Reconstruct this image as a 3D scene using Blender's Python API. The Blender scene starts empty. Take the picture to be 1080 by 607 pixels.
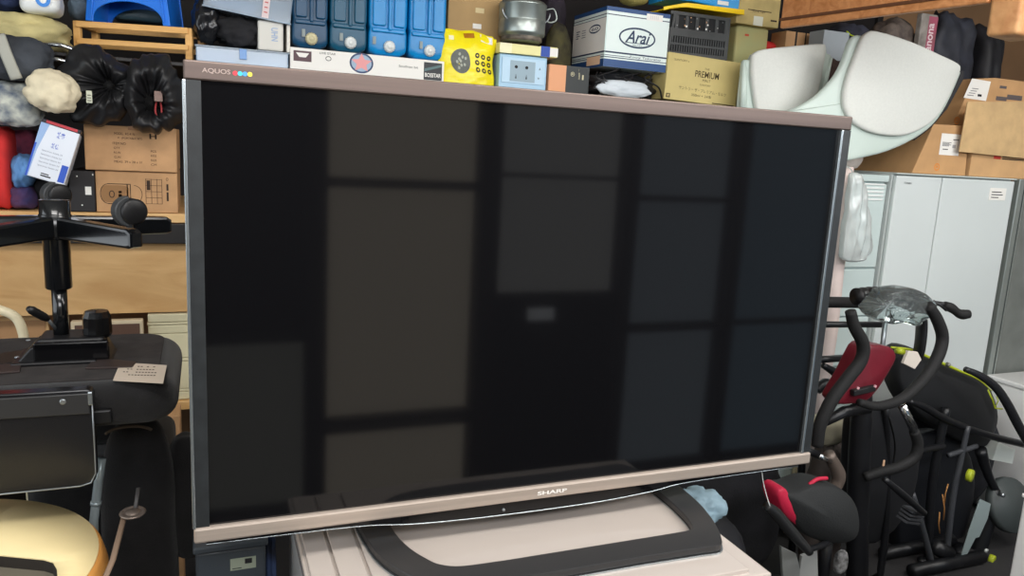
import bpy, bmesh, math, random
from math import sin, cos, pi, radians
from mathutils import Vector, Matrix, Euler, noise

random.seed(7)
SC = bpy.context.scene
COL = SC.collection

# ---------------------------------------------------------------- camera
CX = Vector((0.92841686, 0.05223908, 0.0))
AX = Vector((0.92841686, -0.01760745, 0.37112277))    # room x axis seen in the lens frame
AZ = Vector((0.05223908, -0.98276769, -0.17730974))   # room z axis
AY = Vector((-0.36784944, -0.18400446, 0.9114983))    # room y axis
FPX = 803.5
EYE = Vector((0, 0, 1.58))


def ray(px, py):
    r = Vector((px - 540.0, py - 303.5, FPX))
    return Vector((r.dot(AX), r.dot(AY), r.dot(AZ)))


def at(px, py, y):
    """point of the room seen at a pixel, on the vertical plane at depth y"""
    r = ray(px, py)
    return EYE + r * (y / r.y)


def atz(px, py, z):
    r = ray(px, py)
    return EYE + r * ((z - EYE.z) / r.z)


cam_data = bpy.data.cameras.new('camera')
cam = bpy.data.objects.new('camera', cam_data)
COL.objects.link(cam)
cam_data.sensor_width = 36.0
cam_data.lens = FPX * 36.0 / 1080.0
cam_data.clip_start = 0.05
right = Vector((AX.x, AY.x, AZ.x))
down = Vector((AX.y, AY.y, AZ.y))
fwd = Vector((AX.z, AY.z, AZ.z))
m = Matrix.Identity(4)
for i in range(3):
    m[i][0] = right[i]
    m[i][1] = -down[i]
    m[i][2] = -fwd[i]
    m[i][3] = EYE[i]
cam.matrix_world = m
SC.camera = cam


# ---------------------------------------------------------------- materials
def lin(c):
    out = []
    for v in c:
        v = v / 255.0
        out.append(v / 12.92 if v <= 0.04045 else ((v + 0.055) / 1.055) ** 2.4)
    return (out[0], out[1], out[2], 1.0)


MATS = {}


def mat(name, col, rough=0.6, metal=0.0, var=0.0, scale=8.0, col2=None, bump=0.0, bscale=60.0,
        spec=0.5, trans=0.0, alpha=1.0, coat=0.0, stretch=(1, 1, 1), wood=False, emit=None, sheen=0.0, ior=1.45):
    if name in MATS:
        return MATS[name]
    mt = bpy.data.materials.new(name)
    mt.use_nodes = True
    nt = mt.node_tree
    b = nt.nodes['Principled BSDF']
    b.inputs['Base Color'].default_value = lin(col)
    b.inputs['Roughness'].default_value = rough
    b.inputs['Metallic'].default_value = metal
    b.inputs['Specular IOR Level'].default_value = spec
    b.inputs['IOR'].default_value = ior
    b.inputs['Transmission Weight'].default_value = trans
    b.inputs['Alpha'].default_value = alpha
    b.inputs['Coat Weight'].default_value = coat
    b.inputs['Coat Roughness'].default_value = 0.08
    b.inputs['Sheen Weight'].default_value = sheen
    if emit:
        b.inputs['Emission Color'].default_value = lin(emit[0])
        b.inputs['Emission Strength'].default_value = emit[1]
    tc = nt.nodes.new('ShaderNodeTexCoord')
    mp = nt.nodes.new('ShaderNodeMapping')
    mp.inputs['Scale'].default_value = stretch
    nt.links.new(tc.outputs['Object'], mp.inputs['Vector'])
    if var > 0 or col2:
        if wood:
            n = nt.nodes.new('ShaderNodeTexNoise')
            n.inputs['Scale'].default_value = scale
            n.inputs['Detail'].default_value = 5
            n.inputs['Distortion'].default_value = 1.2
        else:
            n = nt.nodes.new('ShaderNodeTexNoise')
            n.inputs['Scale'].default_value = scale
            n.inputs['Detail'].default_value = 4
        nt.links.new(mp.outputs['Vector'], n.inputs['Vector'])
        r = nt.nodes.new('ShaderNodeValToRGB')
        r.color_ramp.elements[0].position = 0.32
        r.color_ramp.elements[1].position = 0.68
        if col2:
            a, c = lin(col), lin(col2)
        else:
            a = lin([max(0, v * (1 - var)) for v in col])
            c = lin([min(255, v * (1 + var)) for v in col])
        r.color_ramp.elements[0].color = a
        r.color_ramp.elements[1].color = c
        nt.links.new(n.outputs['Fac'], r.inputs['Fac'])
        nt.links.new(r.outputs['Color'], b.inputs['Base Color'])
    if bump > 0:
        n2 = nt.nodes.new('ShaderNodeTexNoise')
        n2.inputs['Scale'].default_value = bscale
        n2.inputs['Detail'].default_value = 3
        nt.links.new(mp.outputs['Vector'], n2.inputs['Vector'])
        bp = nt.nodes.new('ShaderNodeBump')
        bp.inputs['Strength'].default_value = bump
        bp.inputs['Distance'].default_value = 0.004
        nt.links.new(n2.outputs['Fac'], bp.inputs['Height'])
        nt.links.new(bp.outputs['Normal'], b.inputs['Normal'])
    MATS[name] = mt
    return mt


def clear_mat(name, tint, gloss=0.15, rough=0.15, haze=0.2, hazecol=(225, 232, 238)):
    """clear plastic: mostly see-through, a little milky, glossy"""
    if name in MATS:
        return MATS[name]
    mt = bpy.data.materials.new(name)
    mt.use_nodes = True
    nt = mt.node_tree
    nt.nodes.clear()
    out = nt.nodes.new('ShaderNodeOutputMaterial')
    t = nt.nodes.new('ShaderNodeBsdfTransparent')
    t.inputs['Color'].default_value = lin(tint)
    d = nt.nodes.new('ShaderNodeBsdfPrincipled')
    d.inputs['Base Color'].default_value = lin(hazecol)
    d.inputs['Roughness'].default_value = rough
    mx = nt.nodes.new('ShaderNodeMixShader')
    mx.inputs['Fac'].default_value = haze
    g = nt.nodes.new('ShaderNodeBsdfGlossy')
    g.inputs['Roughness'].default_value = rough
    fr = nt.nodes.new('ShaderNodeLayerWeight')
    fr.inputs['Blend'].default_value = gloss
    mx2 = nt.nodes.new('ShaderNodeMixShader')
    nt.links.new(t.outputs[0], mx.inputs[1])
    nt.links.new(d.outputs[0], mx.inputs[2])
    nt.links.new(fr.outputs['Fresnel'], mx2.inputs['Fac'])
    nt.links.new(mx.outputs[0], mx2.inputs[1])
    nt.links.new(g.outputs[0], mx2.inputs[2])
    nt.links.new(mx2.outputs[0], out.inputs['Surface'])
    MATS[name] = mt
    return mt


# ---------------------------------------------------------------- mesh builder
class MB:
    def __init__(self):
        self.bm = bmesh.new()
        self.mats = []

    def mi(self, mt):
        if mt not in self.mats:
            self.mats.append(mt)
        return self.mats.index(mt)

    def add(self, verts, faces, mt, M=None, smooth=False):
        k = self.mi(mt)
        if M is not None and M.to_3x3().determinant() < 0:
            faces = [tuple(f)[::-1] for f in faces]
        vs = [self.bm.verts.new((M @ Vector(v)) if M else Vector(v)) for v in verts]
        for f in faces:
            try:
                fc = self.bm.faces.new([vs[i] for i in f])
                fc.material_index = k
                fc.smooth = smooth
            except ValueError:
                pass
        return self

    def merge(self, t, mt, M=None, smooth=False):
        t.verts.ensure_lookup_table()
        t.verts.index_update()
        verts = [v.co.copy() for v in t.verts]
        faces = [[v.index for v in f.verts] for f in t.faces]
        t.free()
        return self.add(verts, faces, mt, M, smooth)

    def box(self, x0, x1, y0, y1, z0, z1, mt, bev=0.0, seg=2, M=None, smooth=False):
        t = bmesh.new()
        bmesh.ops.create_cube(t, size=1.0)
        for v in t.verts:
            v.co = Vector(((x0 + x1) / 2 + v.co.x * (x1 - x0), (y0 + y1) / 2 + v.co.y * (y1 - y0),
                           (z0 + z1) / 2 + v.co.z * (z1 - z0)))
        if bev > 0:
            bmesh.ops.bevel(t, geom=list(t.edges), offset=bev, segments=seg, affect='EDGES', profile=0.5)
        return self.merge(t, mt, M, smooth or bev > 0.006)

    def prism(self, poly, y0, y1, mt, bev=0.0, M=None, smooth=False, seg=2):
        """outline in x/z pushed along y"""
        t = bmesh.new()
        a = [t.verts.new((p[0], y0, p[1])) for p in poly]
        b = [t.verts.new((p[0], y1, p[1])) for p in poly]
        n = len(poly)
        fa = t.faces.new(a)
        fb = t.faces.new(b[::-1])
        for i in range(n):
            t.faces.new((a[i], b[i], b[(i + 1) % n], a[(i + 1) % n]))
        bmesh.ops.recalc_face_normals(t, faces=list(t.faces))
        if bev > 0:
            es = list(fa.edges) + list(fb.edges)
            bmesh.ops.bevel(t, geom=es, offset=bev, segments=seg, affect='EDGES', profile=0.5)
        return self.merge(t, mt, M, smooth)

    def slab(self, poly, z0, z1, mt, bev=0.0, M=None, smooth=False, seg=2):
        """outline in x/y pushed along z"""
        R = Matrix(((1, 0, 0, 0), (0, 0, 1, 0), (0, 1, 0, 0), (0, 0, 0, 1)))
        return self.prism(poly, z0, z1, mt, bev, (M @ R) if M else R, smooth, seg)

    def ring(self, outer, inner, z0, z1, mt, smooth=False):
        n = len(outer)
        vs = [(p[0], p[1], z1) for p in outer] + [(p[0], p[1], z1) for p in inner]
        vs += [(p[0], p[1], z0) for p in outer] + [(p[0], p[1], z0) for p in inner]
        fs = []
        for i in range(n):
            j = (i + 1) % n
            fs += [(i, j, n + j, n + i), (2 * n + i, 3 * n + i, 3 * n + j, 2 * n + j),
                   (i, 2 * n + i, 2 * n + j, j), (n + i, n + j, 3 * n + j, 3 * n + i)]
        return self.add(vs, fs, mt, None, smooth)

    def tube(self, pts, r, mt, seg=10, closed=False, M=None, flat=1.0, cap=True, up=None):
        pts = [Vector(p) for p in pts]
        n = len(pts)
        rs = r if isinstance(r, (list, tuple)) else [r] * n
        vs, fs = [], []
        prev = None
        for i, p in enumerate(pts):
            if closed:
                d = pts[(i + 1) % n] - pts[i - 1]
            else:
                d = pts[min(i + 1, n - 1)] - pts[max(i - 1, 0)]
            if d.length < 1e-9:
                d = Vector((0, 0, 1))
            d.normalize()
            if prev is None:
                u = up.copy() if up else (Vector((0, 0, 1)) if abs(d.z) < 0.9 else Vector((1, 0, 0)))
                prev = u
            s = d.cross(prev)
            if s.length < 1e-6:
                s = d.cross(Vector((1, 0.1, 0)))
            s.normalize()
            t = s.cross(d).normalized()
            prev = t
            for k in range(seg):
                a = 2 * pi * k / seg
                vs.append(p + s * cos(a) * rs[i] + t * sin(a) * rs[i] * flat)
        m_ = n if closed else n - 1
        for i in range(m_):
            for k in range(seg):
                a, b = i * seg + k, i * seg + (k + 1) % seg
                c, d = ((i + 1) % n) * seg + (k + 1) % seg, ((i + 1) % n) * seg + k
                fs.append((a, b, c, d))
        if not closed and cap:
            fs.append(tuple(range(seg))[::-1])
            fs.append(tuple(range((n - 1) * seg, n * seg)))
        return self.add(vs, fs, mt, M, True)

    def lathe(self, prof, mt, seg=32, M=None, smooth=True, closed=False):
        vs, fs = [], []
        n = len(prof)
        for (r, z) in prof:
            for k in range(seg):
                a = 2 * pi * k / seg
                vs.append((r * cos(a), r * sin(a), z))
        for i in range(n if closed else n - 1):
            i2 = (i + 1) % n
            for k in range(seg):
                fs.append((i * seg + k, i * seg + (k + 1) % seg, i2 * seg + (k + 1) % seg, i2 * seg + k))
        if not closed:
            if prof[0][0] > 1e-6:
                fs.append(tuple(range(seg))[::-1])
            if prof[-1][0] > 1e-6:
                fs.append(tuple(range((n - 1) * seg, n * seg)))
        self.add(vs, fs, mt, M, smooth)
        return self

    def cyl(self, p0, p1, r, mt, seg=20, bev=0.0, r2=None):
        p0, p1 = Vector(p0), Vector(p1)
        L = (p1 - p0).length
        r2 = r if r2 is None else r2
        q = (p1 - p0).to_track_quat('Z', 'Y').to_matrix().to_4x4()
        M = Matrix.Translation(p0) @ q
        if bev > 0:
            prof = [(r - bev, 0), (r, bev), (r2, L - bev), (r2 - bev, L)]
        else:
            prof = [(r, 0), (r2, L)]
        vs_before = len(self.bm.verts)
        self.lathe(prof, mt, seg, M, smooth=True)
        return self

    def text(self, s, w, h, x, z, y, mt, M=None, rot=0.0, bold=0.0, shear=0.0, depth=0.0006, backwards=False):
        """flat lettering on a face looking to -y, lower left corner at x, z"""
        cu = bpy.data.curves.new('t', 'FONT')
        cu.body = s
        cu.extrude = 0.0
        cu.offset = bold
        cu.shear = shear
        ob = bpy.data.objects.new('t', cu)
        COL.objects.link(ob)
        dg = bpy.context.evaluated_depsgraph_get()
        me = bpy.data.meshes.new_from_object(ob.evaluated_get(dg))
        vs = [v.co.copy() for v in me.vertices]
        fs = [tuple(p.vertices) for p in me.polygons]
        bpy.data.objects.remove(ob)
        bpy.data.curves.remove(cu)
        bpy.data.meshes.remove(me)
        if not vs:
            return self
        a0, a1 = min(v.x for v in vs), max(v.x for v in vs)
        b0, b1 = min(v.y for v in vs), max(v.y for v in vs)
        sx = w / max(a1 - a0, 1e-6)
        sz = h / max(b1 - b0, 1e-6)
        P = [Vector(((v.x - a0) * sx, 0, (v.y - b0) * sz)) for v in vs]
        R = Matrix.Rotation(rot, 3, 'Y')
        P = [R @ p + Vector((x, y - depth, z)) for p in P]
        return self.add(P, fs, mt, M)

    def rect(self, x0, x1, z0, z1, y, mt, M=None, depth=0.0004):
        """thin printed patch on a face looking to -y"""
        y -= depth
        return self.add([(x0, y, z0), (x1, y, z0), (x1, y, z1), (x0, y, z1)], [(0, 1, 2, 3)], mt, M)

    def poly(self, pts, y, mt, M=None, depth=0.0004):
        y -= depth
        return self.add([(p[0], y, p[1]) for p in pts], [tuple(range(len(pts)))], mt, M)

    def ellipse_ring(self, cx, cz, rx, rz, w, y, mt, M=None, seg=48, depth=0.0005, rot=0.0, arc=(0, 2 * pi)):
        y -= depth
        vs, fs = [], []
        full = abs(arc[1] - arc[0] - 2 * pi) < 1e-6
        nn = seg if full else seg + 1
        for k in range(nn):
            a = arc[0] + (arc[1] - arc[0]) * k / seg
            for q in (0, 1):
                ex, ez = (rx - q * w) * cos(a), (rz - q * w) * sin(a)
                vs.append((cx + ex * cos(rot) - ez * sin(rot), y, cz + ex * sin(rot) + ez * cos(rot)))
        for k in range(seg):
            j = (k + 1) % nn
            fs.append((2 * k, 2 * j, 2 * j + 1, 2 * k + 1))
        return self.add(vs, fs, mt, M)

    def build(self, name, parent=None, loc=None, rot=None, bevel=0.0, label=None, sub=0, thick=0.0):
        me = bpy.data.meshes.new(name)
        bmesh.ops.recalc_face_normals(self.bm, faces=list(self.bm.faces)) if False else None
        self.bm.to_mesh(me)
        self.bm.free()
        for mt in self.mats:
            me.materials.append(mt)
        o = bpy.data.objects.new(name, me)
        COL.objects.link(o)
        if parent is not None:
            o.parent = parent
        if loc is not None:
            o.location = loc
        if rot is not None:
            o.rotation_euler = rot
        if thick:
            md = o.modifiers.new('s', 'SOLIDIFY')
            md.thickness = thick
            md.offset = 0
        if bevel > 0:
            md = o.modifiers.new('b', 'BEVEL')
            md.width = bevel
            md.segments = 2
            md.limit_method = 'ANGLE'
        if sub:
            md = o.modifiers.new('u', 'SUBSURF')
            md.levels = sub
            md.render_levels = sub
        if label:
            o['label'] = label
        return o


def tag(o, label, cat, group=None, kind=None):
    if label:
        o['label'] = label
    if cat:
        o['category'] = cat
    if group:
        o['group'] = group
    if kind:
        o['kind'] = kind
    return o


def thing(name, label, cat, loc=(0, 0, 0), rot=(0, 0, 0), group=None):
    o = bpy.data.objects.new(name, None)
    o.empty_display_size = 0.05
    COL.objects.link(o)
    o.location = loc
    o.rotation_euler = rot
    return tag(o, label, cat, group)


def struct(mb, name):
    o = mb.build(name)
    o['kind'] = 'structure'
    return o


def arc_pts(cx, cz, rx, rz, a0, a1, n):
    return [(cx + rx * cos(radians(a0 + (a1 - a0) * i / n)), cz + rz * sin(radians(a0 + (a1 - a0) * i / n))) for i in range(n + 1)]


def rrect(x0, x1, z0, z1, r, n=5):
    if not isinstance(r, (tuple, list)):
        r = (r, r, r, r)          # bl, br, tr, tl
    P = []
    P += arc_pts(x0 + r[0], z0 + r[0], r[0], r[0], 180, 270, n)
    P += arc_pts(x1 - r[1], z0 + r[1], r[1], r[1], 270, 360, n)
    P += arc_pts(x1 - r[2], z1 - r[2], r[2], r[2], 0, 90, n)
    P += arc_pts(x0 + r[3], z1 - r[3], r[3], r[3], 90, 180, n)
    out = []
    for p in P:
        if not out or (Vector(p) - Vector(out[-1])).length > 1e-6:
            out.append(p)
    if (Vector(out[0]) - Vector(out[-1])).length < 1e-6:
        out.pop()
    return out


def smooth_path(pts, n=6):
    """Catmull-Rom through the points"""
    P = [Vector(p) for p in pts]
    Q = [P[0] * 2 - P[1]] + P + [P[-1] * 2 - P[-2]]
    out = []
    for i in range(1, len(Q) - 2):
        for k in range(n):
            t = k / n
            a, b, c, d = Q[i - 1], Q[i], Q[i + 1], Q[i + 2]
            out.append(0.5 * ((2 * b) + (c - a) * t + (2 * a - 5 * b + 4 * c - d) * t * t + (3 * b - a - 3 * c + d) * t ** 3))
    out.append(P[-1])
    return out


def blob(mb, c, size, mt, seed=0, amp=0.12, freq=2.0, fold=0.0, ffreq=4.0, power=2.5, sub=4, M=None, fdir=(1, 0, 0.4)):
    """soft bundle of cloth: rounded block with lumps and creases"""
    t = bmesh.new()
    bmesh.ops.create_icosphere(t, subdivisions=sub, radius=1.0)
    off = Vector((seed * 3.17, seed * 1.31, seed * 2.23))
    fd = Vector(fdir).normalized()
    for v in t.verts:
        d = v.co.normalized()
        k = (abs(d.x) ** power + abs(d.y) ** power + abs(d.z) ** power) ** (-1.0 / power)
        n1 = noise.noise(d * freq + off)
        r = k * (1 + amp * n1)
        if fold:
            q = d.dot(fd) * ffreq + 1.6 * noise.noise(d * 1.5 + off * 1.7)
            w = 1 - abs(noise.noise(Vector((q * 1.3, q * 0.3, seed)) + d * 0.7)) * 2
            w2 = 1 - abs(noise.noise(d * ffreq * 0.7 + off)) * 2.2
            r += fold * (0.6 * w + 0.5 * w2 - 0.5)
        p = d * r
        v.co = Vector((c[0] + p.x * size[0] / 2, c[1] + p.y * size[1] / 2, c[2] + p.z * size[2] / 2))
    return mb.merge(t, mt, M, True)


def cushion(mb, outline, y0, thick, mt, dome=.012, bend=None, rings=9, edge=.35, M=None):
    """padded slab: outline in x/z, front bulging to -y, edges rounded"""
    n = len(outline)
    cx = sum(p[0] for p in outline) / n
    cz = sum(p[1] for p in outline) / n
    vs, fs = [], []
    prof = []
    for i in range(rings):
        s_ = (i + .02) / rings * (1 - .0)
        prof.append((s_ * .94, -dome * (1 - s_ ** 2)))
    for a in (0, 30, 60, 90):
        prof.append((.94 + .06 * sin(radians(a)), edge * thick * (1 - cos(radians(a)))))
    for a in (30, 60, 90):
        prof.append((.94 + .06 * cos(radians(a)), thick - edge * thick * (1 - sin(radians(a)))))
    prof.append((.02, thick))
    for s_, yy in prof:
        for p in outline:
            x, z = cx + (p[0] - cx) * s_, cz + (p[1] - cz) * s_
            vs.append((x, y0 + yy + (bend(x, z) if bend else 0), z))
    m_ = len(prof)
    for i in range(m_ - 1):
        for k in range(n):
            j = (k + 1) % n
            fs.append((i * n + k, (i + 1) * n + k, (i + 1) * n + j, i * n + j))
    fs.append(tuple(range(n)))
    fs.append(tuple(range((m_ - 1) * n, m_ * n))[::-1])
    area2 = sum(outline[k][0] * outline[(k + 1) % n][1] - outline[(k + 1) % n][0] * outline[k][1] for k in range(n))
    if area2 < 0:
        fs = [f[::-1] for f in fs]
    return mb.add(vs, fs, mt, M, True)


def closed_path(pts, n=5):
    """smooth closed outline through x/z points"""
    P = [Vector((p[0], p[1])) for p in pts]
    m_ = len(P)
    out = []
    for i in range(m_):
        a, b, c, d = P[i - 1], P[i], P[(i + 1) % m_], P[(i + 2) % m_]
        for k in range(n):
            t = k / n
            q = 0.5 * ((2 * b) + (c - a) * t + (2 * a - 5 * b + 4 * c - d) * t * t + (3 * b - a - 3 * c + d) * t ** 3)
            out.append((q.x, q.y))
    return out


def front(bl, br, tl, y):
    """place of a box front from three corner pixels: origin at its lower left corner, width, height, roll"""
    a, b, c = at(bl[0], bl[1], y), at(br[0], br[1], y), at(tl[0], tl[1], y)
    w = (b - a).length
    roll = -math.atan2((b - a).z, (b - a).x)
    up = Vector((math.sin(roll), 0, math.cos(roll)))
    h = (c - a).dot(up)
    return a, w, h, roll
# ================================================================ materials
black = mat('black_plastic', (22, 22, 24), 0.42)
blackg = mat('black_gloss', (10, 10, 12), 0.12)
blackm = mat('black_matte', (16, 16, 17), 0.8)
black_fab = mat('black_fabric', (20, 19, 20), 0.9, var=0.25, scale=30, bump=0.5, bscale=400, sheen=0.2)
dark_nylon = mat('dark_nylon', (26, 26, 28), 0.5, var=0.2, scale=12, bump=0.25, bscale=60)
grey_dk = mat('dark_grey_plastic', (58, 60, 62), 0.4)
ply = mat('plywood', (196, 152, 98), 0.6, col2=(216, 176, 122), scale=3, stretch=(1, 1, 4), wood=True, bump=0.1)
cardb = mat('cardboard', (188, 146, 104), 0.8, var=0.05, scale=14, bump=0.1, bscale=90)
cardb2 = mat('cardboard_tan', (196, 164, 118), 0.8, var=0.05, scale=14, bump=0.1, bscale=90)
cardb3 = mat('cardboard_olive', (188, 168, 112), 0.8, var=0.06, scale=14)
ink = mat('printing_ink', (58, 42, 32), 0.8)
ink2 = mat('black_ink', (28, 28, 30), 0.7)
white_pl = mat('white_plastic', (225, 228, 226), 0.35)
white_pap = mat('white_paper', (232, 230, 224), 0.7)
white_en = mat('white_enamel', (222, 222, 220), 0.16, coat=0.3)
silver = mat('brushed_silver', (94, 82, 77), 0.38, metal=0.7, var=0.05, scale=3, stretch=(0.4, 1, 30))
silver2 = mat('bottom_bezel_silver', (188, 174, 162), 0.42, metal=0.5, var=0.04, scale=3, stretch=(0.4, 1, 30))
chrome = mat('chrome', (215, 218, 220), 0.12, metal=1.0)
steel = mat('grey_steel', (150, 155, 158), 0.35, metal=0.8)
cream = mat('cream_laminate', (232, 212, 160), 0.35, var=0.02, scale=4)
honey = mat('honey_wood', (196, 132, 62), 0.4, col2=(214, 152, 80), scale=6, stretch=(1, 1, 8), wood=True)
rackwood = mat('light_pine', (222, 168, 96), 0.5, col2=(236, 186, 116), scale=7, stretch=(1, 6, 6), wood=True)
oldwood = mat('varnished_wood', (168, 108, 62), 0.45, col2=(198, 138, 88), scale=5, stretch=(5, 1, 5), wood=True, bump=0.3, bscale=25)
oldwood2 = mat('chipped_wood', (176, 122, 76), 0.6, col2=(206, 156, 106), scale=18, bump=0.9, bscale=30)
shelfwood = mat('shelf_pine', (206, 160, 100), 0.55, col2=(226, 186, 130), scale=4, stretch=(1, 7, 7), wood=True)

# ================================================================ setting
XL, XR, YB, YR, ZT = -1.9, 5.6, 3.75, -.45, 2.9
wall_m = mat('wall_board', (150, 116, 84), 0.8, var=0.08, scale=2)
wall_w = mat('wall_plaster', (150, 146, 140), 0.85, var=0.04, scale=2)
floor_m = mat('concrete', (44, 43, 44), 0.75, var=0.15, scale=3, bump=0.2)
ceil_m = mat('ceiling_board', (190, 188, 182), 0.85)
frame_m = mat('door_frame_dark', (38, 34, 32), 0.6)
struct(MB().box(XL - .1, XR + .1, YR - .1, YB + .1, -.1, 0, floor_m), 'floor')
struct(MB().box(XL - .1, XR + .1, YR - .1, YB + .1, ZT, ZT + .1, ceil_m), 'ceiling')
struct(MB().box(XL - .1, XR + .1, YB, YB + .1, 0, ZT, wall_m), 'wall_back')
struct(MB().box(XR, XR + .1, YR - .1, YB, 0, ZT, wall_w), 'wall_right')
# left wall with a wide unseen opening, added to let light in
w = MB()
w.box(XL - .1, XL, YR - .1, -.6, 0, ZT, wall_w).box(XL - .1, XL, 2.2, YB, 0, ZT, wall_w)
w.box(XL - .1, XL, -.6, 2.2, 0, .9, wall_w).box(XL - .1, XL, -.6, 2.2, 2.4, ZT, wall_w)
struct(w, 'wall_left')
# rear wall of tall glazed panels (behind the camera, mirrored in the screen)
KR = (2 * 1.361 - YR) / 3.72


def RX(x):
    return x * KR


def RZ(z):
    return 1.58 + (z - 1.58) * KR


w = MB()
w.box(XL, -.02, YR - .1, YR, 0, ZT, wall_w)
w.box(-.02, RX(.44), YR - .1, YR, RZ(.66), ZT, frame_m)
w.box(-.02, XR, YR - .1, YR, 2.45, ZT, frame_m)
w.box(RX(4.6), XR, YR - .1, YR, 0, 2.45, wall_w)
struct(w, 'wall_rear')
w = MB()
for x, hw in ((.49, .05), (1.365, .055), (2.2, .04), (2.94, .035), (3.75, .04), (4.56, .04)):
    w.box(RX(x - hw), RX(x + hw), YR - .08, YR + .02, 0, 2.45, frame_m)
for x0, x1, z0, z1 in ((.54, 1.31, 1.365, 1.41), (.54, 1.31, .12, .19), (1.42, 2.16, 1.445, 1.465),
                       (2.24, 2.905, 1.34, 1.37), (2.24, 2.905, .58, .62), (2.975, 3.71, .6, .62),
                       (3.79, 4.52, 1.0, 1.04), (-.02, .44, .61, .66), (1.42, 2.16, .78, .82)):
    w.box(RX(x0), RX(x1), YR - .06, YR + .01, RZ(z0), RZ(z1), frame_m)
struct(w, 'trim_1')
# solid lower door leaf with a small peephole window
w = MB()
w.box(RX(1.42), RX(1.62), YR - .05, YR - .01, 0, RZ(.78), blackm).box(RX(1.80), RX(2.16), YR - .05, YR - .01, 0, RZ(.78), blackm)
w.box(RX(1.62), RX(1.80), YR - .05, YR - .01, 0, RZ(.66), blackm).box(RX(1.62), RX(1.80), YR - .05, YR - .01, RZ(.74), RZ(.78), blackm)
struct(w, 'door_1')
for i, (x0, x1, z0, z1, tint) in enumerate(((.54, 1.31, 0, 2.45, (255, 246, 232)), (1.42, 2.16, RZ(.8), 2.45, (228, 226, 222)),
                                           (2.24, 2.905, 0, 2.45, (204, 210, 214)), (2.975, 3.71, 0, 2.45, (180, 194, 202)),
                                           (3.79, 4.52, 0, 2.45, (180, 194, 202)), (-.02, .44, 0, RZ(.62), (206, 204, 196)))):
    struct(MB().box(RX(x0), RX(x1), YR - .035, YR - .03, z0, z1, clear_mat('window_glass_%d' % i, tint, 0.05, 0.02, 0.03)), 'window_%d' % (i + 1))  # outdoor light fading to the right is put into the pane tints

# ================================================================ light
wd = bpy.data.worlds.new('world')
SC.world = wd
wd.use_nodes = True
bg = wd.node_tree.nodes['Background']
bg.inputs[0].default_value = (0.93, 0.965, 1.0, 1)
bg.inputs[1].default_value = 0.95


def area(name, loc, rot, sx, sy, e, col):
    d = bpy.data.lights.new(name, 'AREA')
    d.shape = 'RECTANGLE'
    d.size, d.size_y = sx, sy
    d.energy = e
    d.color = col
    o = bpy.data.objects.new(name, d)
    COL.objects.link(o)
    o.location = loc
    o.rotation_euler = rot
    return o


lamp_m = mat('fill_diffuser', (255, 250, 240), 0.5, emit=((255, 250, 242), 2.0))  # unseen overhead lamps added to brighten the room
for i, (lx, ly, lab) in enumerate(((-.2, .45, 'added fill lamp nearest the left wall opening'), (1.5, .5, 'added fill lamp in front of the television'),
                                   (3.2, .6, 'added fill lamp in front of the white wardrobe'))):
    t = thing('fill_lamp', lab, 'lamp', (lx, ly, ZT), group='added fill lamps')
    MB().box(-.62, .62, -.16, .16, -.05, -.001, white_pl, .01).build('fill_housing', t)
    MB().box(-.6, .6, -.14, .14, -.062, -.05, lamp_m, .004).build('diffuser', t)
    area('fill_light', (lx, ly, ZT - .07), (radians(14), 0, 0), 1.2, .5, 30, (1.0, .97, .93))
area('rear_fill', (1.6, YR + .03, 2.17), (radians(90), 0, 0), 4.6, .5, 66, (.98, .98, 1.0))  # added fill for the fronts, set above what the screen mirrors
area('left_fill', (XL + .02, .8, 1.65), (0, radians(-90), 0), 1.4, 2.6, 22, (.86, .94, 1.0))  # added side fill at the left opening

SC.view_settings.view_transform = 'Standard'
SC.view_settings.look = 'None'
SC.view_settings.gamma = 1.0
SC.view_settings.use_curve_mapping = False
SC.view_settings.exposure = 0.0

# ================================================================ television
TVY = 1.355
tx0, tx1, tz0, tz1 = -.030, 1.360, .866, 1.695
screen_m = mat('screen_glass', (13, 13, 15), 0.06, spec=0.5)
side_m = mat('bezel_grey', (40, 43, 45), 0.45, metal=0.1, var=0.1, scale=40)
trim_m = mat('polished_trim', (176, 184, 188), 0.25, metal=0.9)
logo_m = mat('logo_silver', (236, 232, 226), 0.4)
tv = thing('television', 'large black flat-screen television with silver bezel on the white cabinet', 'television', ((tx0 + tx1) / 2, TVY, .80))
ox, oz = (tx0 + tx1) / 2, .80


def tvb(mb, name, **k):
    return mb.build(name, tv, loc=(-ox, -TVY, -oz), **k)


b = MB().box(tx0 + .004, tx1 - .004, TVY + .014, TVY + .055, tz0 + .004, tz1 - .004, black, .006)
b.box(tx0 + .12, tx1 - .12, TVY + .055, TVY + .095, tz0 + .06, tz1 - .1, black, .02)
tvb(b, 'back_casing')
tvb(MB().box(tx0 + .026, 1.334, TVY + .006, TVY + .02, tz0 + .026, tz1 - .028, screen_m), 'screen')
tvb(MB().box(tx0, tx1, TVY, TVY + .03, 1.664, tz1, silver, .003), 'top_bezel', label='brownish silver top bar with small printed logo')
tvb(MB().box(tx0, tx1, TVY - .004, TVY + .03, tz0, .8945, silver2, .004), 'bottom_bezel', label='pale silver bottom bar')
tvb(MB().box(tx0, tx0 + .026, TVY + .001, TVY + .03, .8945, 1.664, side_m), 'side_bezel')
tvb(MB().box(1.337, tx1, TVY + .001, TVY + .03, .8945, 1.664, side_m), 'side_bezel')
tvb(MB().box(tx0 - .002, tx0 + .0035, TVY - .003, TVY + .03, .8945, 1.664, trim_m, .001), 'lit_edge', label='thin bright strip for the lit bezel edge')  # silver strips stand in for light caught on the bezel's left-facing edges
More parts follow.
